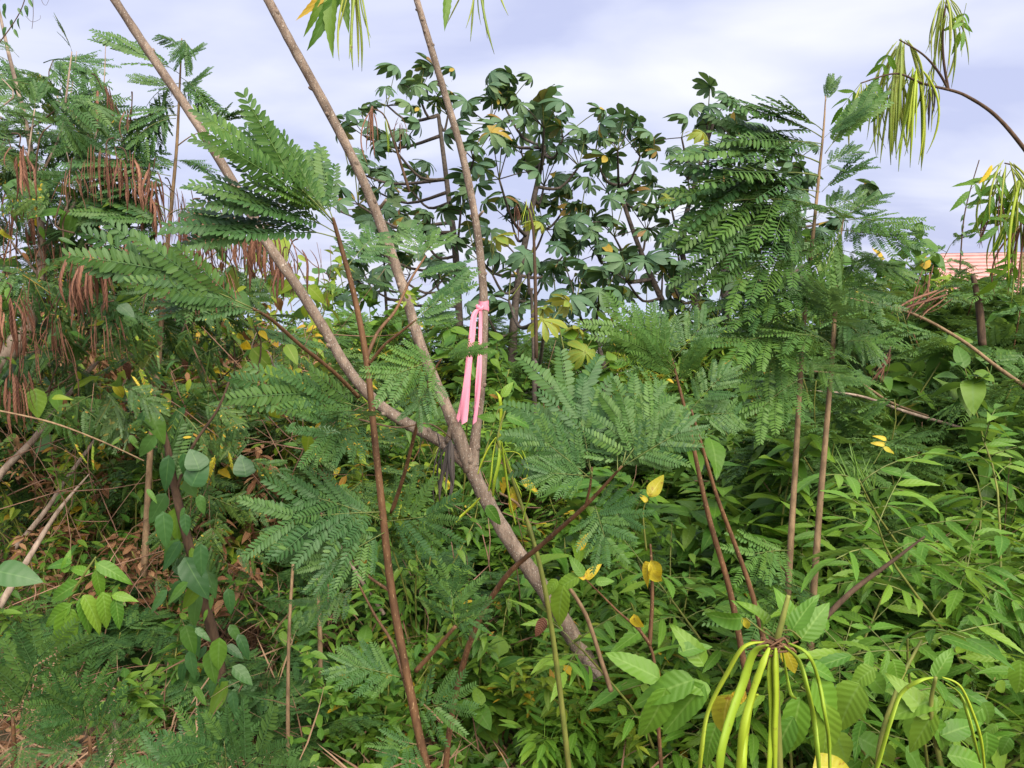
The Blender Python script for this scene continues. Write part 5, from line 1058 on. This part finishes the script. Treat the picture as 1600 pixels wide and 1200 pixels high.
for lb, pts in (('bright green grass tuft in the hollow on the right', (1335, 735)), ('pale green grass tuft beside the yellow leaf sprig', (1365, 745))):
    gt = thing('grass_tuft', lb, 'grass tuft', P(pts[0], pts[1] + 30, 2.9))
    for i in range(9):
        B = P(pts[0] + U(-8, 8), pts[1] + 30, 2.9); T = P(pts[0] + U(-35, 35), pts[1] - U(5, 45), 2.9)
        r0 = Raw(); r0.add_raw(blade(.3, .012, n=6, prof=prof_lance, fold=.4, curl=U(.1, .5))); link('blade', r0.mesh('blade', GRASS), frame(B, T, V(U(-1, 1), -.5, .5), (T - B).length / .28), gt)

# ------------------------------------------------------------------ vine-covered stump on the left
random.seed(17)
vs_t = thing('vine_stump', 'dark leaning stem wrapped in a broad leaved vine left of the forked tree', 'vine', P(350, 1110, 2.6))
limb('stem', [(362, 1160, 2.6), (350, 1090, 2.58), (335, 1000, 2.56), (305, 890, 2.5), (275, 770, 2.45), (262, 700, 2.42), (246, 640, 2.4), (236, 585, 2.4)], [.022, .02, .018, .016, .013, .010, .006, .003], mat=TWIGD, parent=vs_t, sides=9)
limb('stem', [(275, 770, 2.45), (300, 700, 2.42), (340, 640, 2.4), (360, 590, 2.4)], [.006, .005, .004, .003], mat=TWIGD, parent=vs_t, sides=7)
for i in range(58):
    t = U(0, 1) ** .8; cx = 245 + 95 * t ** 1.1; cy = 640 + 440 * t
    bx, by = cx + U(-55, 60) * U(.3, 1), cy + U(-30, 30); q = U(.55, 1.1)
    sleaf(vs_t, bx, by, bx + U(-40, 45) * q, by + U(20, 72) * q, U(2.2, 2.65), mat=random.choice((VINE, VINE, HERB)), kind='oval', wide=U(.5, .85))
for a in ((300, 760, 318, 715), (385, 745, 378, 710), (312, 735, 300, 700)): sleaf(vs_t, *a, 2.3, mat=VINE, kind='oval', wide=1.5)
for i in range(34):
    bx, by = U(180, 420), U(470, 1000); kind = 'hang'
    if by > 700 and not 230 < bx < 400: continue
    a = U(-.4, 3.5); fr(vs_t, bx, by, bx + math.cos(a) * U(60, 95), by + abs(math.sin(a)) * 60 + 10, U(2.2, 2.8), kind=random.choice(('hang', 'hang', 'spread')), mat=LEUCD, m=.6, roll=.3, detail=i % 2 == 0)
for i in range(9):   # yellowed curled feathers
    bx, by = random.choice(((130, 680), (210, 590), (320, 640), (340, 700), (280, 860), (330, 850), (245, 980), (150, 620), (165, 880), (125, 590))); bx += U(-18, 18); by += U(-18, 18)
    B = P(bx, by, 2.35); T = P(bx + U(-22, 22), by + U(35, 60), 2.35); c_ = link('pinna', pinna_mesh(12 + i % 5, HERBY if i % 3 else TECY), frame(B, T, V(U(-1, 1), -1, 0), (T - B).length / .12), vs_t)
# near leaves at the left bottom
gl = thing('toothed_leaf_plant', 'plant with bright green drooping toothed leaves low at the left', 'plant', P(100, 1030, 2.0))
limb('stem', [(90, 1150, 2.0), (95, 1010, 1.95), (105, 945, 1.9), (130, 900, 1.85), (150, 870, 1.85)], [.006, .005, .004, .003, .002], mat=STEMG, parent=gl, sides=6)
for a in ((105, 950, 92, 1030), (108, 950, 118, 1000), (112, 945, 55, 980), (125, 935, 150, 990), (130, 930, 168, 985), (125, 910, 65, 945), (140, 895, 100, 885), (150, 890, 160, 940), (160, 925, 172, 985), (175, 930, 215, 935), (180, 935, 190, 985), (150, 880, 205, 905), (112, 880, 65, 880), (100, 895, 108, 860)): sleaf(gl, *a, 1.88, mat=TEC, wide=.85)
rl = thing('round_leaf_shoot', 'single large grey green oval leaf at the left edge', 'leaf', P(0, 900, 1.5))
limb('stem', [(-60, 1000, 1.55), (-40, 930, 1.52), (-8, 895, 1.5)], [.003, .0025, .002], mat=STEMG, parent=rl, sides=6)
sleaf(rl, -8, 892, 64, 905, 1.5, mat=VINE, kind='oval', wide=.95)
# feathery seedlings along the bottom left
for lb, cx, cy, d, fs in (('blue green feathery seedling in the bottom left corner', 20, 1120, 1.45, ((20, 1120, -60, 1060), (25, 1120, 70, 1000), (25, 1130, -20, 1020), (20, 1150, 90, 1110), (10, 1170, -50, 1180), (20, 1160, 60, 1190))),
                          ('blue green feathery seedling second from the bottom left corner', 140, 1150, 1.45, ((140, 1150, 80, 1085), (140, 1150, 120, 1060), (145, 1150, 190, 1090), (140, 1165, 70, 1180), (150, 1165, 215, 1150), (140, 1175, 150, 1210))),
                          ('blue green feathery seedling at the bottom edge with wide flat fronds', 350, 1200, 1.35, ((350, 1215, 215, 1165), (355, 1210, 345, 1120), (355, 1215, 290, 1140), (360, 1220, 440, 1150), (350, 1225, 220, 1215), (360, 1225, 450, 1215)))):
    s = sapling(lb, P(cx, cy + 120, d), [([(cx + 10, cy + 260, d + .05), (cx + 5, cy + 120, d + .03), (cx, cy, d)], [.008, .006, .003])], name='feathery_seedling', cat='seedling')
    for a in fs: fr(s, a[0], a[1], a[0] + (a[2] - a[0]) * 1.15, a[1] + (a[3] - a[1]) * 1.15, d, d - U(0, .12), kind='fan' if U(0, 1) < .5 else 'spread', mat=LEUC, m=.75, roll=.2)
# fine leaved herbs between the stems
for lb, px, y, sc, hm, mt in (('fine leaved green plant under the fork of the trunk', 650, 2.9, 1.0, 1.25, HERB), ('fine leaved green plant just left of the trunk foot', 760, 2.6, .95, 1.0, HERB), ('fine leaved green plant right of the trunk foot', 900, 2.9, 1.0, 1.0, HERB), ('fine leaved plant behind the brown stem near the ground', 560, 2.7, .9, .9, HERB), ('yellow green fine leaved plant in the gap left of the fork', 600, 3.7, 1.2, 1.3, HERBY), ('fine leaved green plant filling the gap below the ribbon', 720, 4.0, 1.3, 1.35, HERB), ('yellow green bush behind the leftmost limb', 430, 4.6, 1.4, 1.9, HERBY), ('fine leaved green plant beside the vine stump', 420, 2.9, .9, .8, HERB), ('fine leaved green plant behind the near podded plant', 1060, 2.6, 1.0, 1.1, HERB)):
    shrub('leafy_herb', lb, 'herb', mt, gx(px, y), y, sc, h=0.7, spread=0.36, nst=8, var=40 + int(px) % 3, detail=1 if y < 3 else False, cat='plant', hmul=hm)
for lb, px, y, mt, hm in (('yellow green plant behind the crossed pale sticks at the left edge', 40, 3.5, HERBY, 1.25), ('withered brown plant behind the crossed pale sticks', 110, 3.7, DRYL, 1.3), ('fine green plant left of the vine stump', 190, 3.4, HERB, 1.2), ('yellow green plant just left of the vine stump', 240, 3.8, HERBY, 1.45), ('withered brown plant right of the vine stump', 350, 3.5, DRYL, 1.2), ('yellow green plant between the vine stump and the brown stem', 400, 3.8, HERBY, 1.4), ('fine green plant low at the left edge', 20, 2.9, HERB, .8), ('withered brown plant low by the single oval leaf', 70, 3.0, DRYL, .8), ('withered brown plant low in the straw', 260, 2.9, DRYL, .75)):
    shrub('leafy_herb', lb, 'herb', mt, gx(px, y), y, 1.05, h=0.7, spread=0.36, nst=8, var=40 + px % 3, detail=1 if y < 3 else False, cat='plant', hmul=hm)
# dark feathery saplings filling the shade behind the brown stem and right edge
for lb, x, y, sc, hm in (('dark feathery bush behind the lower fronds of the brown stem', gx(500, 3.2), 3.2, .9, 1.0), ('feathery bush left of the fork in the middle distance', gx(560, 3.9), 3.9, 1.3, 1.4), ('feathery bush just behind the tall straight stems', gx(1310, 3.6), 3.6, 1.2, 1.5), ('feathery bush at the right edge under the pink roof', gx(1560, 4.3), 4.3, 1.5, 2.0), ('feathery bush behind the vine stump', gx(330, 3.8), 3.8, 1.3, 1.6), ('feathery bush at the far left edge behind the pale limb', gx(60, 4.0), 4.0, 1.3, 1.6), ('feathery bush below the dry rust bunch', gx(1440, 5.2), 5.2, 1.6, 1.9), ('feathery bush between the leftmost limb and the brown stem', gx(440, 4.4), 4.4, 1.4, 1.6)):
    shrub('feathery_bush', lb, 'leu', LEUC if 'dark' in lb else LEUCG if x > 0 else LEUCD, x, y, sc, h=0.7, spread=0.4, nst=7, var=30, detail=1, cat='bush', hmul=hm, stem=STEM)
